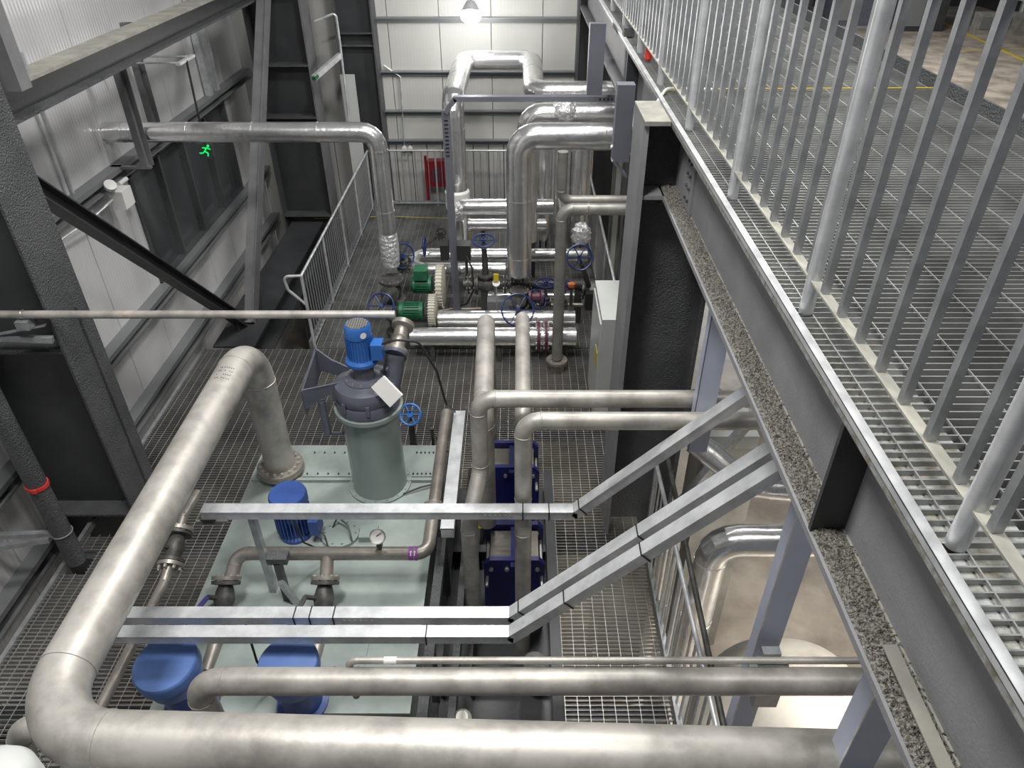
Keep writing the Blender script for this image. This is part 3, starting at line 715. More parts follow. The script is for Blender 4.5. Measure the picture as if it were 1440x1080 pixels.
flanged_valve('flanged valve with dark lever, right one of the two ahead of the header pipe',(-1.47,3.52,1.0),(0,.75,.6),.105,((-1.58,3.46,1.10),(-1.64,3.22,1.08)),m_iron)
flanged_valve('flanged valve with violet lever just right of the largest pipe',(-2.60,3.76,1.30),(0,.9,.35),.095,((-2.66,3.68,1.40),(-2.76,3.42,1.36)))
pipe('drain_line','slim steel line running toward us beneath the large pipe, past the left blue cap',
   [(-2.58,4.25,1.40),(-2.60,4.0,1.39),(-2.60,3.5,1.22),(-2.62,2.0,1.22)],.036,.05,m=m_stain2)
t=pipe('small_branch','little branch with small valve between the violet lever valve and the tank',[(-2.55,4.05,1.28),(-2.3,4.05,1.28)],.015,0,m=m_stain2,weld=0)
MB().lathe([(.02,0),(.03,.01),(.022,.05),(.03,.09),(.02,.1)],(-2.5,4.05,1.28),(1,0,0),12).box((-2.5,4.02,1.31),(-2.38,4.04,1.325)).build('small_valve',m_iron,t)
# legs of tee lines down to the tank
for x,lab in ((-2.22,'left'),(-1.47,'right')):
    pipe('elbow_pipe',f'short bent pipe dropping from the {lab} flanged valve down to the tank front',[(x,3.40,.92),(x,3.26,.87),(x,3.02,.83)],.05,.05,m=m_stain2)
# pumps with blue caps
def cap_motor(label,x,y,ztop,R,m,fins=False,tilt=(0,0,1)):
    t=thing('capped_motor',label,'motor',(x,y,ZT))
    o=V((x,y,ZT)); h=ztop-ZT
    MB().lathe([(R*.9,0),(R*.9,.03),(R*.7,.04),(R*.7,h-.22)],o,tilt,32).build('base',m_blued,t)
    MB().lathe([(R*.82,h-.24),(R*.86,h-.22),(R*.86,h-.1),(R*.8,h-.09)],o,tilt,40).build('body',m,t)
    MB().lathe([(R*.95,h-.11),(R,h-.10),(R,h-.025),(R*.98,h-.012),(R*.94,h-.004),(R*.6,h),(0,h+.001)],o,tilt,48).build('cap',m if not fins else m_blued,t)
    if fins:
        mb=MB()
        for k in range(30):
            a=2*PI*k/30; d=V((math.cos(a),math.sin(a),0)); mb.bar(o+d*R*.82+V((0,0,.08)),o+d*R*.82+V((0,0,h-.15)),.008,.05,d)
        mb.build('cooling_fin',m_blued,t)
    else: MB().cyl(o+V((R*.3,R*.4,h-.02)),o+V((R*.3,R*.4,h+.006)),.012,10).build('vent_plug',m_blued,t)
    return t
cap_motor('blue capped motor at lower left, left of its twin',-2.22,2.78,1.42,.20,m_bluel,False,(-.03,-.12,1))
cap_motor('blue capped motor at the bottom, right of its twin and partly behind the pipe',-1.47,2.78,1.42,.19,m_bluel,False,(.02,-.12,1))
t=cap_motor('finned dark blue motor on the tank, behind the upper tray and left of the barrel',-1.90,4.33,1.32,.155,m_blued,True)
MB().box((-1.74,4.2,ZT+.1),(-1.66,4.34,ZT+.26)).build('terminal_box',m_blued,t)
# stands
t=thing('tray_stand','little galvanised stand of two posts beneath the upper tray, left end','support stand',(-1.98,3.87,ZT))
MB().bar((-1.93,3.72,ZT),(-1.93,3.72,1.685),.05,.05,(0,1,0)).build('post',m_galv,t)
MB().bar((-1.80,3.64,ZT),(-1.80,3.64,1.28),.05,.05,(0,1,0)).build('post',m_dark,t)
MB().bar((-1.80,3.60,1.1),(-1.72,3.60,ZT),.04,.04,(0,1,0)).build('strut',m_galv,t)
MB().bar((-1.87,3.66,1.30),(-1.72,3.66,1.30),.09,.06).build('head_plate',m_dark,t)
# ================================================================ CABLE TRAYS
def tray(name,label,pts,w,h,m=m_galvb,seams=(),ties=()):
    t=thing(name,label,'cable trunking',pts[0])
    P=[V(p) for p in pts]; mb=MB()
    for i,(a,b) in enumerate(zip(P[:-1],P[1:])):
        d=(b-a).normalized(); a2=a-(d*w*.18 if i else d*0); b2=b+(d*w*.18 if i<len(P)-2 else d*0)
        up=(0,0,1) if abs(d.z)<.9 else (0,-1,0)
        mb.bar(a2,b2,w,h,up)
        mb.bar(a2,b2,w+.006,.012,up,0,h/2-.003)
    mb.build('trunking',m,t,smooth=False)
    mb=MB()
    for (i,f) in ties:
        a,b=P[i],P[i+1]; c=a+(b-a)*f; d=(b-a).normalized()
        mb.bar(c-d*.004,c+d*.004,w+.014,h+.014,(0,0,1))
    if mb.v: mb.build('cable_tie',m_rub,t,smooth=False)
    mb=MB()
    for (i,f) in seams:
        a,b=P[i],P[i+1]; c=a+(b-a)*f; d=(b-a).normalized()
        n=6
        for k in range(n):
            q=c+d*(k-n/2)*.035; mb.bar(q-V((0,w/2+.002,-.01)),q-V((0,w/2+.006,-.01)),.012,.005)
    if mb.v: mb.build('bolt_row',m_bolt,t,smooth=False)
    return t
tray('cable_trunking','upper galvanised trunking across the tank, rising at its right end',[(-2.27,3.72,1.72),(.40,3.72,1.72),(2.1,3.72,3.42)],.085,.07,ties=((0,.86),(0,.93),(1,.03)),seams=((0,.80),))
tray('cable_trunking','farther of the two lower parallel trunkings, rising at the right',[(-2.55,2.92,1.6),(-.05,2.92,1.6),(1.75,2.92,3.40)],.08,.07,ties=((0,.45),(0,.49),(0,.55),(1,.04),(1,.42)),seams=((0,.62),))
tray('cable_trunking','nearer of the two lower parallel trunkings, rising at the right',[(-2.55,2.78,1.6),(-.05,2.78,1.6),(1.75,2.78,3.40)],.08,.07,ties=((0,.79),(1,.19),(1,.42)),seams=())
tray('cable_trunking','short narrow trunking lying beside the header pipe, away from us',[(-.56,3.95,1.25),(-.56,5.45,1.25)],.10,.10,m_galvb)
# rear tray post
t=thing('tray_post','dark grey perforated tray post with bent top arm before the centre pipe','cable trunking',(-.93,9.5,0))
MB().bar((-.93,9.5,0),(-.93,9.5,2.98),.10,.06,(0,-1,0)).bar((-.93,9.5,2.95),(-.80,9.5,3.12),.06,.10,(0,-1,0)).bar((-.82,9.5,3.12),(1.5,9.5,3.12),.10,.06,(0,0,1)).build('tray',m_blueg,t,smooth=False)
mb=MB()
for k in range(10): mb.box((-.955,9.465,2.85-k*.05),(-.905,9.47,2.865-k*.05)); mb.box((1.0+k*.05,9.445,3.11),(1.02+k*.05,9.45,3.135))
mb.build('slot_row',m_black,t,smooth=False)
# blue-grey hangers from the upper beam
t=thing('beam_hanger','blue grey hanger under the upper beam carrying the pipe bundle, nearer','hanger',(.95,6.26,3.4))
MB().box((.80,6.20,3.42),(.945,6.32,4.05)).build('upright',m_blueg,t,smooth=False)
MB().bar((.80,6.22,3.44),(.93,6.22,3.30),.10,.02).build('foot_angle',m_blueg,t,smooth=False)
MB().bar((.8,6.26,3.55),(.95,6.26,3.45),.06,.05).build('side_clip',m_galv,t)
t=thing('beam_hanger','blue grey hanger under the upper beam, farther, near the back wall','hanger',(1.0,9.1,3.3))
MB().box((.80,9.0,3.28),(.98,9.12,4.05)).build('upright',m_blueg,t,smooth=False)
t=thing('beam_hanger','small blue grey hanger bracket between the other two under the upper beam','hanger',(1.1,7.6,3.3))
MB().box((1.0,7.5,3.1),(1.15,7.62,3.5)).build('upright',m_blueg,t,smooth=False)
# posts under the beam, nearer part
MB_=MB
def cpost(label,x,y,z0,z1,w,cut=False):
    t=thing('support_post',label,'post',(x,y,z0))
    MB().box((x-w/2,y-w*.4,z0),(x+w/2,y+w*.4,z1)).build('tube',m_blueg_lit,t,smooth=False)
    MB().box((x-w/2-.006,y-w*.4,z0),(x-w/2,y-w*.4+.01,z1)).build('edge_strip',m_galvb,t,smooth=False)
    return t
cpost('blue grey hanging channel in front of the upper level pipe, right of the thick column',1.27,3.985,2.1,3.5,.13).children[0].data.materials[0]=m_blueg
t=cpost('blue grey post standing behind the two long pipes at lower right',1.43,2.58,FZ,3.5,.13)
MB().box((1.33,2.36,1.70),(1.53,2.52,1.735)).box((1.36,2.36,1.5),(1.50,2.50,1.70)).build('pipe_shoe',m_galv,t)
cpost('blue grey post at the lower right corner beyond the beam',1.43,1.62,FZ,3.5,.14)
# ================================================================ PLATE HEAT EXCHANGERS
def phe(label,x0,x1,y0,y1,zt,packy):
    t=thing('plate_heat_exchanger',label,'heat exchanger',((x0+x1)/2,y0,0))
    for yy in (y0,y1-.045):
        o=MB().prism([(x0,yy,0.05),(x1,yy,.05),(x1,yy,zt-.06),(x1-.05,yy,zt),(x0+.05,yy,zt),(x0,yy,zt-.06)],(0,.045,0)).build('frame_plate',m_phe,t)
        mb=MB()
        for xx in (x0+.06,x0+.19,x1-.19,x1-.06): mb.cyl((xx,yy-.02,zt-.1),(xx,yy+.0,zt-.1),.018,6)
        mb.build('tie_nut',m_bolt,o)
    mb=MB(); yy=y0+.06
    while yy<y1-.06: mb.box((x0+.05,yy,.12),(x1-.05,yy+.004,zt-.06)); yy+=.009
    mb.build('plate_pack',m_stain2,t,smooth=False)
    for xx in (x0+.025,x1-.025):
        for z in (zt-.2,.3): MB().cyl((xx,y0-.10,z),(xx,y1+.05,z),.014,10).build('tie_rod',m_bolt,t)
    MB().box(((x0+x1)/2-.03,y0-.05,zt-.07),((x0+x1)/2+.03,y1+.02,zt-.02)).build('carrying_bar',m_phe,t)
phe('navy blue framed plate heat exchanger, farther one between the vertical pipes',-.32,.19,5.10,5.50,.9,0)
phe('navy blue framed plate heat exchanger, nearer one between the vertical pipes',-.29,.21,3.98,4.42,.9,0)
t=thing('feed_pump','navy blue pump on the skid between the two heat exchangers','pump',(-.1,4.75,.3))
MB().lathe([(.05,0),(.14,.01),(.14,.04),(.11,.05),(.11,.3),(.13,.31),(.13,.36),(.0,.38)],(-.08,4.75,.22),(0,0,1),32).build('body',m_phe,t)
MB().cyl((-.03,4.55,.35),(-.03,4.62,.85),.010,8).build('lever',m_bolt,t)
# skid frame
t=thing('equipment_skid','long dark steel skid frame carrying the blue heat exchangers','skid',(-.2,4,0))
MB().box((-.72,1.6,.01),(.35,5.7,.05)).build('deck_plate',m_dark2,t,smooth=False)
mb=MB()
for xx in (-.66,-.42,.30): mb.ibeam((xx,1.7,.18),(xx,5.7,.18),.25,.09,.012,.01)
for yy in (2.4,3.4,4.7): mb.ibeam((-.7,yy,.15),(.25,yy,.15),.18,.09,.012,.01)
mb.build('frame',m_dark2,t,smooth=False)
mb=MB()
for yy in (2.2,3.1,4.1,5.1): mb.box((-.66,yy,.3),(-.60,yy+.06,1.0)); 
mb.bar((-.63,2.0,.98),(-.63,5.2,.98),.07,.07).bar((-.46,2.0,.78),(-.46,5.2,.78),.05,.05)
mb.build('side_rail',m_dark,t,smooth=False)
MB().lathe([(.03,0),(.07,.01),(.07,.05),(.045,.06),(.045,.09)],(-.42,2.95,.32),(0,-.2,1),20).build('drain_cap',m_bolt,t)
for i,(yy,xx) in enumerate(((2.55,.05),(3.35,.12))):
    MB().lathe([(.04,0),(.09,.01),(.09,.04),(.05,.05),(.05,.12),(.09,.13),(.09,.16)],(xx,yy,.3),(0,0,1),24).build('stub_flange',m_iron,t)
t=thing('sight_hose','yellow and black hose section left of the farther heat exchanger','hose',(-.37,5.2,.6))
MB().tube([(-.37,5.3,.95),(-.38,5.2,.75),(-.37,5.05,.5),(-.38,4.9,.3)],.02,.06,12).build('hose',m_yel,t)
MB().tube([(-.43,5.25,.75),(-.45,5.05,.8),(-.43,4.9,.55),(-.45,4.75,.3)],.03,.06,12).build('bellows',m_iron,t)
# ================================================================ REAR SKID MACHINES
t=thing('green_motor_blower','green electric motor pair with cream ribbed blower housing, right of the foot valve','blower',(-1.4,9.0,.2))
c=at(572,430,8.95)
def hmotor(t,c,R,L,nm):
    o=MB().lathe([(0,0),(R*.85,0),(R,.02),(R,L*.2),(R*.9,L*.22),(R*.9,L*.85),(R*1.05,L*.86),(R*1.05,L)],c,(1,0,0),28).build(nm,m_green,t)
    mb=MB()
    for k in range(20):
        a=2*PI*k/20; d=V((0,math.cos(a),math.sin(a))); p=V(c)+d*R*.92; mb.bar(p+V((L*.24,0,0)),p+V((L*.84,0,0)),.006,.03,d)
    mb.build('cooling_fin',m_green,o)
hmotor(t,V((-1.66,8.75,.50)),.12,.34,'lower_motor'); hmotor(t,V((-1.50,9.1,.72)),.12,.28,'upper_motor')
MB().box((-1.45,8.98,.84),(-1.27,9.2,.98)).build('terminal_box',m_green,t)
m_cream=mat('cream_casting',(.50,.48,.40),.5)
for (x,y,z,R) in ((-1.24,8.75,.50,.22),(-1.16,9.15,.66,.30)):
    o=MB().lathe([(.05,0),(R,.01),(R,.09),(R*.8,.11),(.05,.12)],(x,y,z),(1,0,0),36).build('blower_housing',m_cream,t)
    mb=MB()
    for k in range(36):
        a=2*PI*k/36; d=V((0,math.cos(a),math.sin(a))); mb.bar(V((x,y,z))+d*R,V((x+.1,y,z))+d*R,.012,.02,d)
    mb.build('rim_rib',m_cream,o)
MB().box((-1.6,8.55,0.01),(-1.0,9.3,.12)).build('base_frame',m_dark,t)
t=thing('actuator','black actuator box pair beside the grey tray post','actuator',(-.88,9.4,1.1))
MB().box((-1.10,9.32,.98),(-.99,9.52,1.2)).build('box_body',m_rub,t); MB().box((-.87,9.32,.98),(-.68,9.52,1.2)).build('box_body',m_rub,t)
MB().cyl((-.75,9.42,.6),(-.75,9.42,.98),.02,10).build('stem',m_iron,t)
tag(MB().tube([(-.74,9.33,1.05),(-.66,9.25,.9),(-.64,9.2,.6),(-.75,9.2,.35),(-.85,9.25,.3)],.013,.1,8).build('control_cable',m_rub),'black cable looping down from the actuator boxes','cable')
# flanged manifold
t=thing('pipe_manifold','dark flanged manifold pipe running level behind the centre clad pipe','manifold',(0,9.3,.62))
MB().cyl((-.8,9.3,.62),(1.45,9.3,.62),.07,24).build('pipe_run',m_iron,t)
for x in (-.72,-.62,-.2,-.1,.05,.15,.55,.65): flange(t,(x,9.3,.62),(1,0,0),.14,.014,8,m_iron)
for x in (-.55,.1,.8): MB().box((x,9.25,0),(x+.1,9.35,.55)).build('support_leg',m_dark,t)
MB().box((-.45,9.0,.1),(-.0,9.2,.5)).build('separator_box',m_galv,t)
t=thing('pressure_gauge','small dial gauge on a thin stem left of the centre pipe foot','gauge',(-.31,8.8,.3))
MB().cyl((-.31,8.8,0),(-.31,8.8,.85),.008,8).build('stem',m_bolt,t)
MB().lathe([(0,-.02),(.05,-.02),(.05,.01),(0,.01)],(-.31,8.8,.9),(0,-.7,.7),20).build('dial',m_wtag,t)
tag(MB().box((-.345,8.78,.93),(-.275,8.80,1.04)).build('warning_tag',m_yel),'tiny yellow tag above the small rear dial gauge','tag')
tag(MB().box((-.85,11.2,.95),(-.78,11.23,1.15)).box((-.82,11.21,0),(-.81,11.22,.95)).build('warning_tag',m_yel),'yellow tag behind the white wrapped pipe foot','tag')
t=thing('level_valve','orange topped small black actuator right of the standing grey pipe','actuator',(.78,8.9,.5))
MB().box((.92,8.85,.45),(1.06,9.0,.7)).build('body',m_rub,t)
MB().lathe([(.03,0),(.05,.02),(.05,.06),(0,.07)],(.72,8.9,.78),(0,0,1),14).build('orange_cap',mat('orange_plastic',(.6,.15,.03),.5),t)
MB().cyl((.72,8.9,.5),(.72,8.9,.8),.02,10).build('stem',m_iron,t)
t=thing('small_valve','maroon painted small valve right of the centre pipe foot','valve',(.22,8.9,.6))
MB().lathe([(.04,-.1),(.09,-.1),(.09,-.07),(.05,-.05),(.05,.05),(.09,.07),(.09,.1)],(.23,8.75,.72),(1,0,0),20).build('body',m_maroon,t)
# foil lumps on the rear pipes
for i,(x,y,z,r,lab) in enumerate(((-.95,10.6,.55,.16,'crumpled foil bundle at the white wrapped pipe foot'),(-.92,10.2,1.35,.13,'crumpled foil on the bend behind the tray post'),(.95,10.4,.9,.15,'crumpled foil lump below the right clad cylinder'))):
    tag(MB().lump((x,y,z),r,i+5,1.15).build('foil_wrap',m_foil),lab,'foil wrap')
# rear: white wrapped lower pipe
t=clad('clad_pipe','white wrapped upright pipe stub under the square loop',[(-.95,10.8,0),(-.95,10.8,1.2)],.13,0,m=m_white)
# control cabinet
t=thing('control_cabinet','light grey steel control cabinet left of the thick column','cabinet',(1.05,7.2,0))
MB().box((.90,6.80,.02),(1.20,7.72,1.5)).build('body',m_cab,t)
MB().box((.885,6.84,.1),(.90,7.68,1.42)).build('door',m_cab,t)
MB().box((.88,6.9,.8),(.885,7.1,1.0)).build('label_plate',m_yel,t)
# white stacked panels beyond the railing
t=thing('louvre_stack','pale stacked horizontal louvre panels between the pipe bundle and the thick column','louvre',(1.6,8.5,2))
mb=MB()
for k in range(9): mb.box((1.36,8.6,.4+k*.26),(1.75,8.75,.4+k*.26+.22))
mb.build('slat',m_cab,t)
MB().box((1.3,8.6,-3),(1.35,8.8,2.8)).build('side_frame',m_dark,t)
t=thing('duct_panel','pale upright sheet strips beyond the right rear railing','panel',(1.6,10,0))
mb=MB()
for k in range(6): mb.box((1.5+k*.13,11.0,-3),(1.58+k*.13,11.05,2.4))
mb.build('strip',m_cab,t)
MB().box((1.45,11.06,-3),(2.4,11.1,2.4)).build('backing',m_ins,t)
# red hydrant cabinet
t=thing('fire_hydrant_cabinet','red fire cabinet on a red post behind the far railing','fire cabinet',(-1.6,13.95,0))
MB().box((-1.78,13.9,.35),(-1.42,14.1,.85)).build('box_body',m_red,t)
MB().box((-1.83,13.9,0),(-1.78,13.95,.95)).build('post',m_red,t)
MB().box((-1.7,13.89,.45),(-1.52,13.9,.7)).build('door_panel',m_maroon,t)
# yellow cords
tag(MB().tube([(-3.9,13.1,.02),(-2.5,13.15,.05),(-.95,13.05,.03)],.006,0,8).build('yellow_cord',m_yel),'yellow cord lying across the far end of the lower platform','cord')
tag(MB().tube([(1.08,5.75,3.95),(1.08,5.8,4.09),(1.3,5.86,4.10),(3.2,5.9,4.10)],.005,.03,8).build('yellow_cord',m_yel),'yellow cord lying across the upper walkway','cord')
tag(MB().tube([(1.03,5.62,3.85),(1.03,5.66,4.05),(1.12,5.8,4.12),(1.5,5.82,4.105)],.012,.06,10).build('white_hose',m_white),'white hose bending over the beam edge above the thick column','hose')
tag(MB().box((1.055,8.0,4.09),(1.16,8.15,4.17)).build('pipe_offcut',m_dark),'dark short offcut lying on the upper grating edge','offcut')
tag(MB().lathe([(.02,0),(.035,.02),(.03,.12),(0,.14)],(1.14,6.9,4.09),(0,0,1),14).build('red_bottle',m_redst),'small red object standing by the upper railing foot','bottle')
for i,(pts,rad,lab) in enumerate((
   ([(-1.75,2.9,1.56),(-1.74,2.86,1.2),(-1.7,2.9,.9)],.008,'black cable hanging from the lower trunking between the blue caps'),
   ([(-1.0,2.62,.87),(-.95,2.55,1.0),(-.9,2.45,.95),(-.85,2.35,.4)],.012,'black hose drooping over the tank front edge below the thin pipe'),
   ([(-1.72,4.28,1.0),(-1.62,4.2,.95),(-1.55,4.05,.9),(-1.68,3.9,1.2),(-1.7,3.86,1.56)],.007,'thin black cable from the finned motor up to the upper trunking'),
   ([(-1.05,4.78,.87),(-.9,4.85,.885),(-.77,4.9,.88)],.008,'thin black cable lying on the tank top right of the barrel'))):
    tag(MB().tube(pts,rad,.04,8).build('black_cable',m_rub),lab,'cable')
for i,(pts,rad,m_,lab) in enumerate((
   ([(-.6,8.85,.03),(.4,8.85,.03)],.025,m_galv,'thin galvanised tube between the front clad pair and the manifold'),
   ([(.25,9.0,.45),(.9,9.0,.45)],.03,m_stain2,'short dull steel tube right of the centre valve'),
   ([(-1.3,9.5,.03),(-1.0,9.62,.03),(-.4,9.62,.03)],.03,m_stain2,'low steel tube bending behind the green motors'),
   ([(-.55,10.0,.055),(.9,10.0,.055)],.05,m_alu,'slender clad tube low behind the manifold'))):
    tag(MB().tube(pts,rad,.06,12).build('small_pipe',m_),lab,'pipe')
t=thing('small_valve','little black shutoff valve on the grating behind the left blue frame','valve',(-.42,5.95,.0))
MB().lathe([(.03,0),(.045,.01),(.045,.03),(.03,.04),(.03,.1),(.045,.11),(.045,.14)],(-.45,7.3,.03),(0,0,1),16).box((-.5,7.28,.17),(-.38,7.32,.19)).build('body',m_rub,t)
t=thing('tank_nozzle','row of dark fittings behind the tank back edge near the bright blue handwheel','fitting',(-.9,5.6,.4))
MB().cyl((-.86,5.58,.4),(-.86,5.58,.98),.016,10).cyl((-.82,5.55,.72),(-.62,5.55,.72),.02,10).lathe([(.03,0),(.045,.01),(.045,.05),(.03,.06)],(-.78,5.56,.86),(0,0,1),14).build('fitting_pipe',m_iron,t)
# ================================================================ WALL FIXTURES
t=thing('exit_sign','hanging exit sign with glowing green running figure on the left','exit sign',(-4.11,9.52,2.9))
mb=MB()
for yy in (9.38,9.74): mb.cyl((-4.95,yy,3.56),(-4.08,yy,3.56),.012,8)
mb.bar((-4.08,9.3,3.56),(-4.08,9.80,3.56),.05,.03)
mb.build('bracket',m_galvb,t)
MB().tube([(-4.06,9.52,3.56),(-4.08,9.53,3.1),(-4.09,9.52,2.55)],.014,0,8).build('cable',m_rub,t)
MB().box((-4.2,9.51,2.36),(-4.0,9.53,2.55)).build('panel',m_glass,t)
mb=MB(); q=V((-4.10,9.505,2.46))
mb.sphere(q+V((.05,0,.065)),.016,10)
for a,b in (((.03,0,.045),(-.01,0,-.005)),((.03,0,.04),(.07,0,.02)),((.02,0,.035),(-.03,0,.04)),((-.01,0,-.005),(.03,0,-.03)),((.03,0,-.03),(.02,0,-.07)),((-.01,0,-.005),(-.04,0,-.03)),((-.04,0,-.03),(-.08,0,-.03))):
    mb.bar(q+V(a),q+V(b),.014,.01,(0,1,0))
mb.build('running_figure',m_exit,t)
t=thing('junction_box','white junction box with round cap on the upper left girt','junction box',(-4.85,7.9,2.3))
c=pos(168,275,X=-4.88)
MB().box(c+V((-.05,-.13,-.13)),c+V((.11,.11,.09))).build('box_body',m_white,t)
MB().lathe([(0,0),(.07,0),(.07,.05),(0,.06)],c+V((-.0,-.14,.16)),(.5,-.4,.7),18).build('round_cap',m_white,t)
MB().cyl(c+V((-.02,.1,.1)),c+V((-.02,.3,.1)),.03,12).build('sensor',m_white,t)
MB().tube([c+V((-.03,0,0)),c+V((-.03,-.6,-.02)),c+V((-.1,-1.4,-.02))],.014,0,8).build('conduit',m_galvb,t)
t=thing('wall_conduit','slim vertical conduit pair on the left wall above the junction box','conduit',(-5.05,7.6,3))
for dy in (-.12,0): MB().cyl((WX+.02,8.0+dy,2.4),(WX+.02,8.0+dy,3.95),.014 if dy else .02,8).build('conduit_run',m_galvb,t)
t=thing('emergency_light','thin galvanised light tray with green lettered strip by the far left column','light fitting',(-3.3,13.0,3))
a=pos(441,110,Y=12.6); b=pos(478,78,Y=13.4)
MB().bar(a,b,.06,.09).build('tray',m_galvb,t)
MB().bar(a+V((.01,-.03,.0)),a+(b-a)*.12+V((.01,-.03,0)),.065,.05).build('green_mark',m_green,t)
t=thing('wall_conduit','bent galvanised conduit running down between the far left column and back wall post','conduit',(-3.3,13.5,3))
MB().tube([pos(443,30,Y=13.4),pos(472,18,Y=13.4),pos(478,60,Y=13.4),pos(492,180,Y=13.4)],.02,.05,8).build('conduit_run',m_galvb,t)
t=thing('wall_conduit','thin conduit with two round boxes on the back wall near the railing','conduit',(-2.4,14.2,1.5))
MB().tube([pos(540,92,Y=14.2),pos(563,108,Y=14.2),pos(569,207,Y=14.2)],.015,.05,8).build('conduit_run',m_galvb,t)
for px in (569,577): MB().lathe([(0,0),(.05,0),(.05,.05),(0,.06)],pos(px,208,Y=14.2),(0,-1,0),14).build('round_box',m_white,t)
# high bay lamp
lp=pos(662,16,Y=13.2)
t=thing('high_bay_lamp','glowing round lamp before the back wall at the top of the picture','lamp',lp)
MB().lathe([(.0,.16),(.07,.15),(.13,.05),(.15,0),(.14,-.01)],lp,(0,.35,1),28).build('housing',m_galvb,t)
MB().lathe([(0,-.015),(.16,-.015),(.17,-.06),(.15,-.12),(.10,-.16),(0,-.18)],lp,(0,.35,1),28).build('lens',m_lampon,t)
MB().cyl(lp+V((0,.06,.15)),lp+V((0,1.04,.9)),.02,8).build('arm',m_galv,t)
# ================================================================ LOWER RIGHT: DUCTS, TANK
t=clad('clad_duct','large clad duct coming from the right and turning down beyond the right railing',[(3.2,4.15,.95),(1.62,4.15,.95),(1.58,4.15,-3.0)],.135,.2,arc=4)
t2=clad('clad_duct','clad duct branch sloping up to join the larger duct from the left rear',[(1.55,4.95,1.35),(2.0,4.65,1.1),(3.2,4.5,1.08)],.11,.15,arc=3)
clad('clad_duct','upright clad duct close behind the right railing bars',[(1.42,4.75,-3),(1.42,4.75,.6)],.11,0)
t=thing('storage_vessel','big plaster grey cylindrical vessel standing on the ground floor at lower right','vessel',(2.5,3.4,FZ))
MB().lathe([(.9,0),(.9,1.7),(.88,1.75),(.55,2.2),(.2,2.35),(0,2.36)],(2.68,3.9,FZ),(0,0,1),56).build('shell',m_ins,t)
t=thing('ground_machine','dark purple grey machine below the upper beam, right of the thick column','machine',(2.0,5.6,.5))
MB().box((2.0,5.9,-3),(2.6,6.5,.7)).build('cabinet_body',m_ins,t)
MB().lathe([(.0,0),(.16,0),(.18,.03),(.18,.3),(.14,.34),(0,.35)],(1.75,5.9,1.0),(1,.2,0),28).build('motor_body',m_gear,t)
MB().box((1.7,5.6,.7),(2.4,6.2,.86)).build('base_plate',m_cab,t)
MB().bar((1.62,5.3,.2),(2.2,5.5,1.1),.08,.08).build('strut',m_galv,t)
tag(MB().tube([(1.2,2.9,-.2),(1.36,2.55,.3),(1.40,2.3,-.1)],.02,.05,10).build('vent_pipe',m_iron),'thin dark tube hanging below the right platform edge','pipe')
tag(MB().tube([(1.31,4.95,1.25),(1.31,1.6,.92)],.022,0,12).build('sloping_handrail',m_iron),'dark round rail sloping along the right lower railing','rail')
# lower left corner
t=pipe('process_pipe','stainless bend peeping out below the large elbow at the lower left corner',[pos(40,1120,z=1.2),pos(28,1022,z=1.85),pos(150,1030,z=1.85)],.065,.13)
t=thing('round_cover','pale grey domed cylinder cut by the lower left corner','lid',pos(-14,1108,z=.02))
MB().lathe([(.0,.08),(.08,.07),(.13,.04),(.15,0),(.15,-2.88)],pos(-14,1108,z=2.9),(0,0,1),40).build('dome',m_cab,t)
# far hall clutter
random.seed(11)
hall=[((13,52),(2.2,1.6,2.2),m_dark),((16.5,54),(3,2,2.6),m_dark2),((20,52),(3,2,3.0),m_gear),((23.5,50),(3,2,2.8),m_dark2),((28,49),(4,.6,1.2),m_ins),((24,56),(4,1.6,2.6),m_dark)]
labs=['dark low machine block in the hall seen behind the upper railing at left','charcoal machine block in the far hall, second from the left','dark tall machine block in the middle of the far hall','charcoal block at the far right of the hall','pale block at the far right corner of the hall','blue grey low machine in the middle of the hall floor']
for (p,s,m),lab in zip(hall,labs):
    t=thing('hall_machine',lab,'machine',(p[0],p[1],FZ))
    MB().box((p[0],p[1],FZ),(p[0]+s[0],p[1]+s[1],FZ+s[2])).build('casing',m,t)
    MB().box((p[0]+.2,p[1]-.05,FZ+.3),(p[0]+s[0]*.5,p[1],FZ+s[2]*.8)).build('door',m_frame,t)
    MB().cyl((p[0]+s[0]*.7,p[1]+.5,FZ+s[2]),(p[0]+s[0]*.7,p[1]+.5,FZ+s[2]+1.2),.2,16).build('stack',m_galv,t)
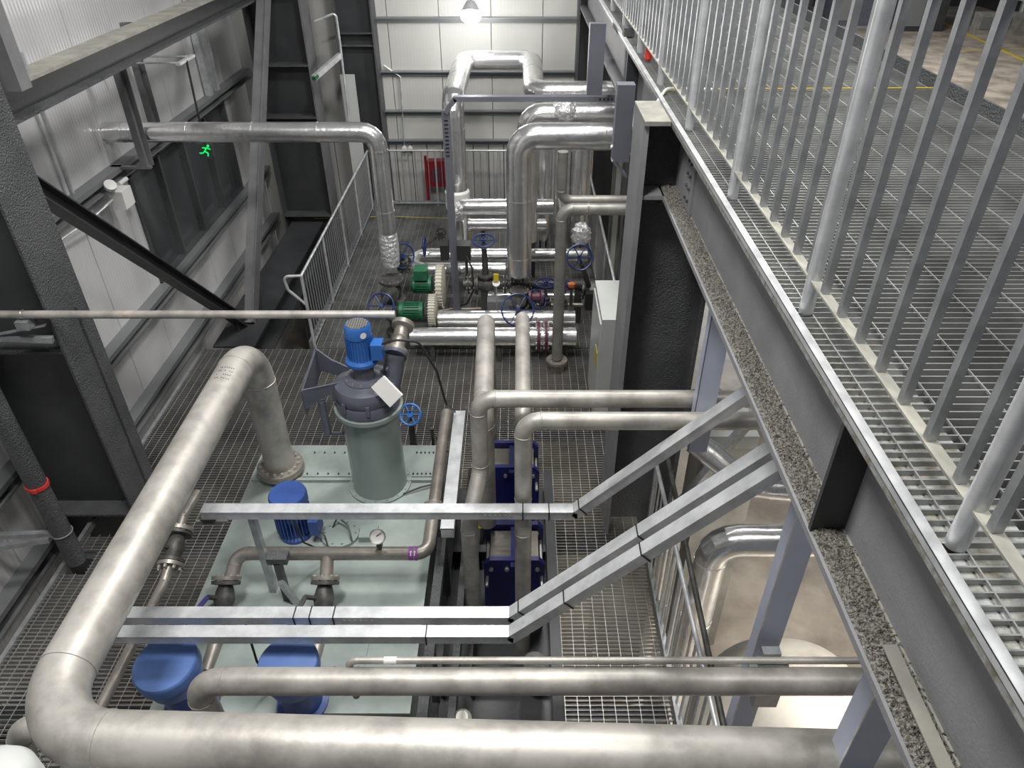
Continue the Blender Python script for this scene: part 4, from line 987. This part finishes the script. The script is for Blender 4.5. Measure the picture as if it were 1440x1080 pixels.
# ================================================================ LIGHTS
def area(loc,rot,size,power,col=(1,.98,.95)):
    l=bpy.data.lights.new('area',type='AREA'); l.size=size[0]; l.shape='RECTANGLE'; l.size_y=size[1]; l.energy=power; l.color=col
    o=bpy.data.objects.new('hall_light',l); C.objects.link(o); o.location=loc; o.rotation_euler=rot; return o
def point(loc,power,r=.12,col=(1,.98,.95)):
    l=bpy.data.lights.new('bulb',type='POINT'); l.energy=power; l.shadow_soft_size=r; l.color=col
    o=bpy.data.objects.new('lamp_light',l); C.objects.link(o); o.location=loc; return o
point(lp+V((0,-.5,-.35)),42,.15)
area((-1.5,2.5,9.5),(0,0,0),(1.2,1.2),430)
area((2.5,1.0,9.5),(0,0,0),(1.0,1.0),230)
area((.5,7.5,9.5),(0,0,0),(1.2,1.2),430)
area((3.5,10,9.5),(0,0,0),(1.2,1.2),200)
area((14,38,9),(0,0,0),(8,8),3800)
area((3.6,3.3,1.0),(0,0,0),(1.4,1.4),200,(1,.93,.82))
area((1.0,2.6,-.8),(0,0,0),(1.0,1.6),70,(1,.95,.85))
wd=bpy.data.worlds.new('world'); S.world=wd; wd.use_nodes=True
wd.node_tree.nodes['Background'].inputs[0].default_value=(.80,.84,.9,1); wd.node_tree.nodes['Background'].inputs[1].default_value=.12

# feet under the short level clad pipe
for o in list(C.objects):
    if o.get('label','').startswith('short level clad pipe'):
        MB().box((-.6,10.72,0),(-.54,10.78,.81)).build('support_foot',m_dark,o); MB().box((.2,10.72,0),(.26,10.78,.81)).build('support_foot',m_dark,o)
# group phrases for repeats
GR={'clad_pipe':'clad pipes','process_pipe':'stainless process pipes','gate_valve':'handwheel valves','steel_column':'steel columns','wall_girt':'wall girts','cable_trunking':'galvanised trunkings','guardrail':'galvanised railings','flanged_valve':'lever valves on the tank lines','capped_motor':'blue capped motors on the tank','clad_vessel':'upright clad cylinders','plate_heat_exchanger':'blue plate heat exchangers','support_post':'blue grey posts under the beam','beam_hanger':'hangers under the upper beam','hall_machine':'machines in the far hall','elbow_pipe':'short bent pipes at the tank front','foil_wrap':'crumpled foil wraps','small_pipe':'small pipes','black_cable':'black cables','wall_strut':'wall struts','diagonal_brace':'diagonal braces','clad_duct':'clad ducts at lower right','wall_conduit':'wall conduits','warning_tag':'yellow tags','yellow_cord':'yellow cords','pressure_gauge':'dial gauges','pipe_bracket':'pipe brackets'}
for o in C.objects:
    b=o.name.split('.')[0]
    if o.parent is None and b in GR and 'label' in o and 'group' not in o: o['group']=GR[b]
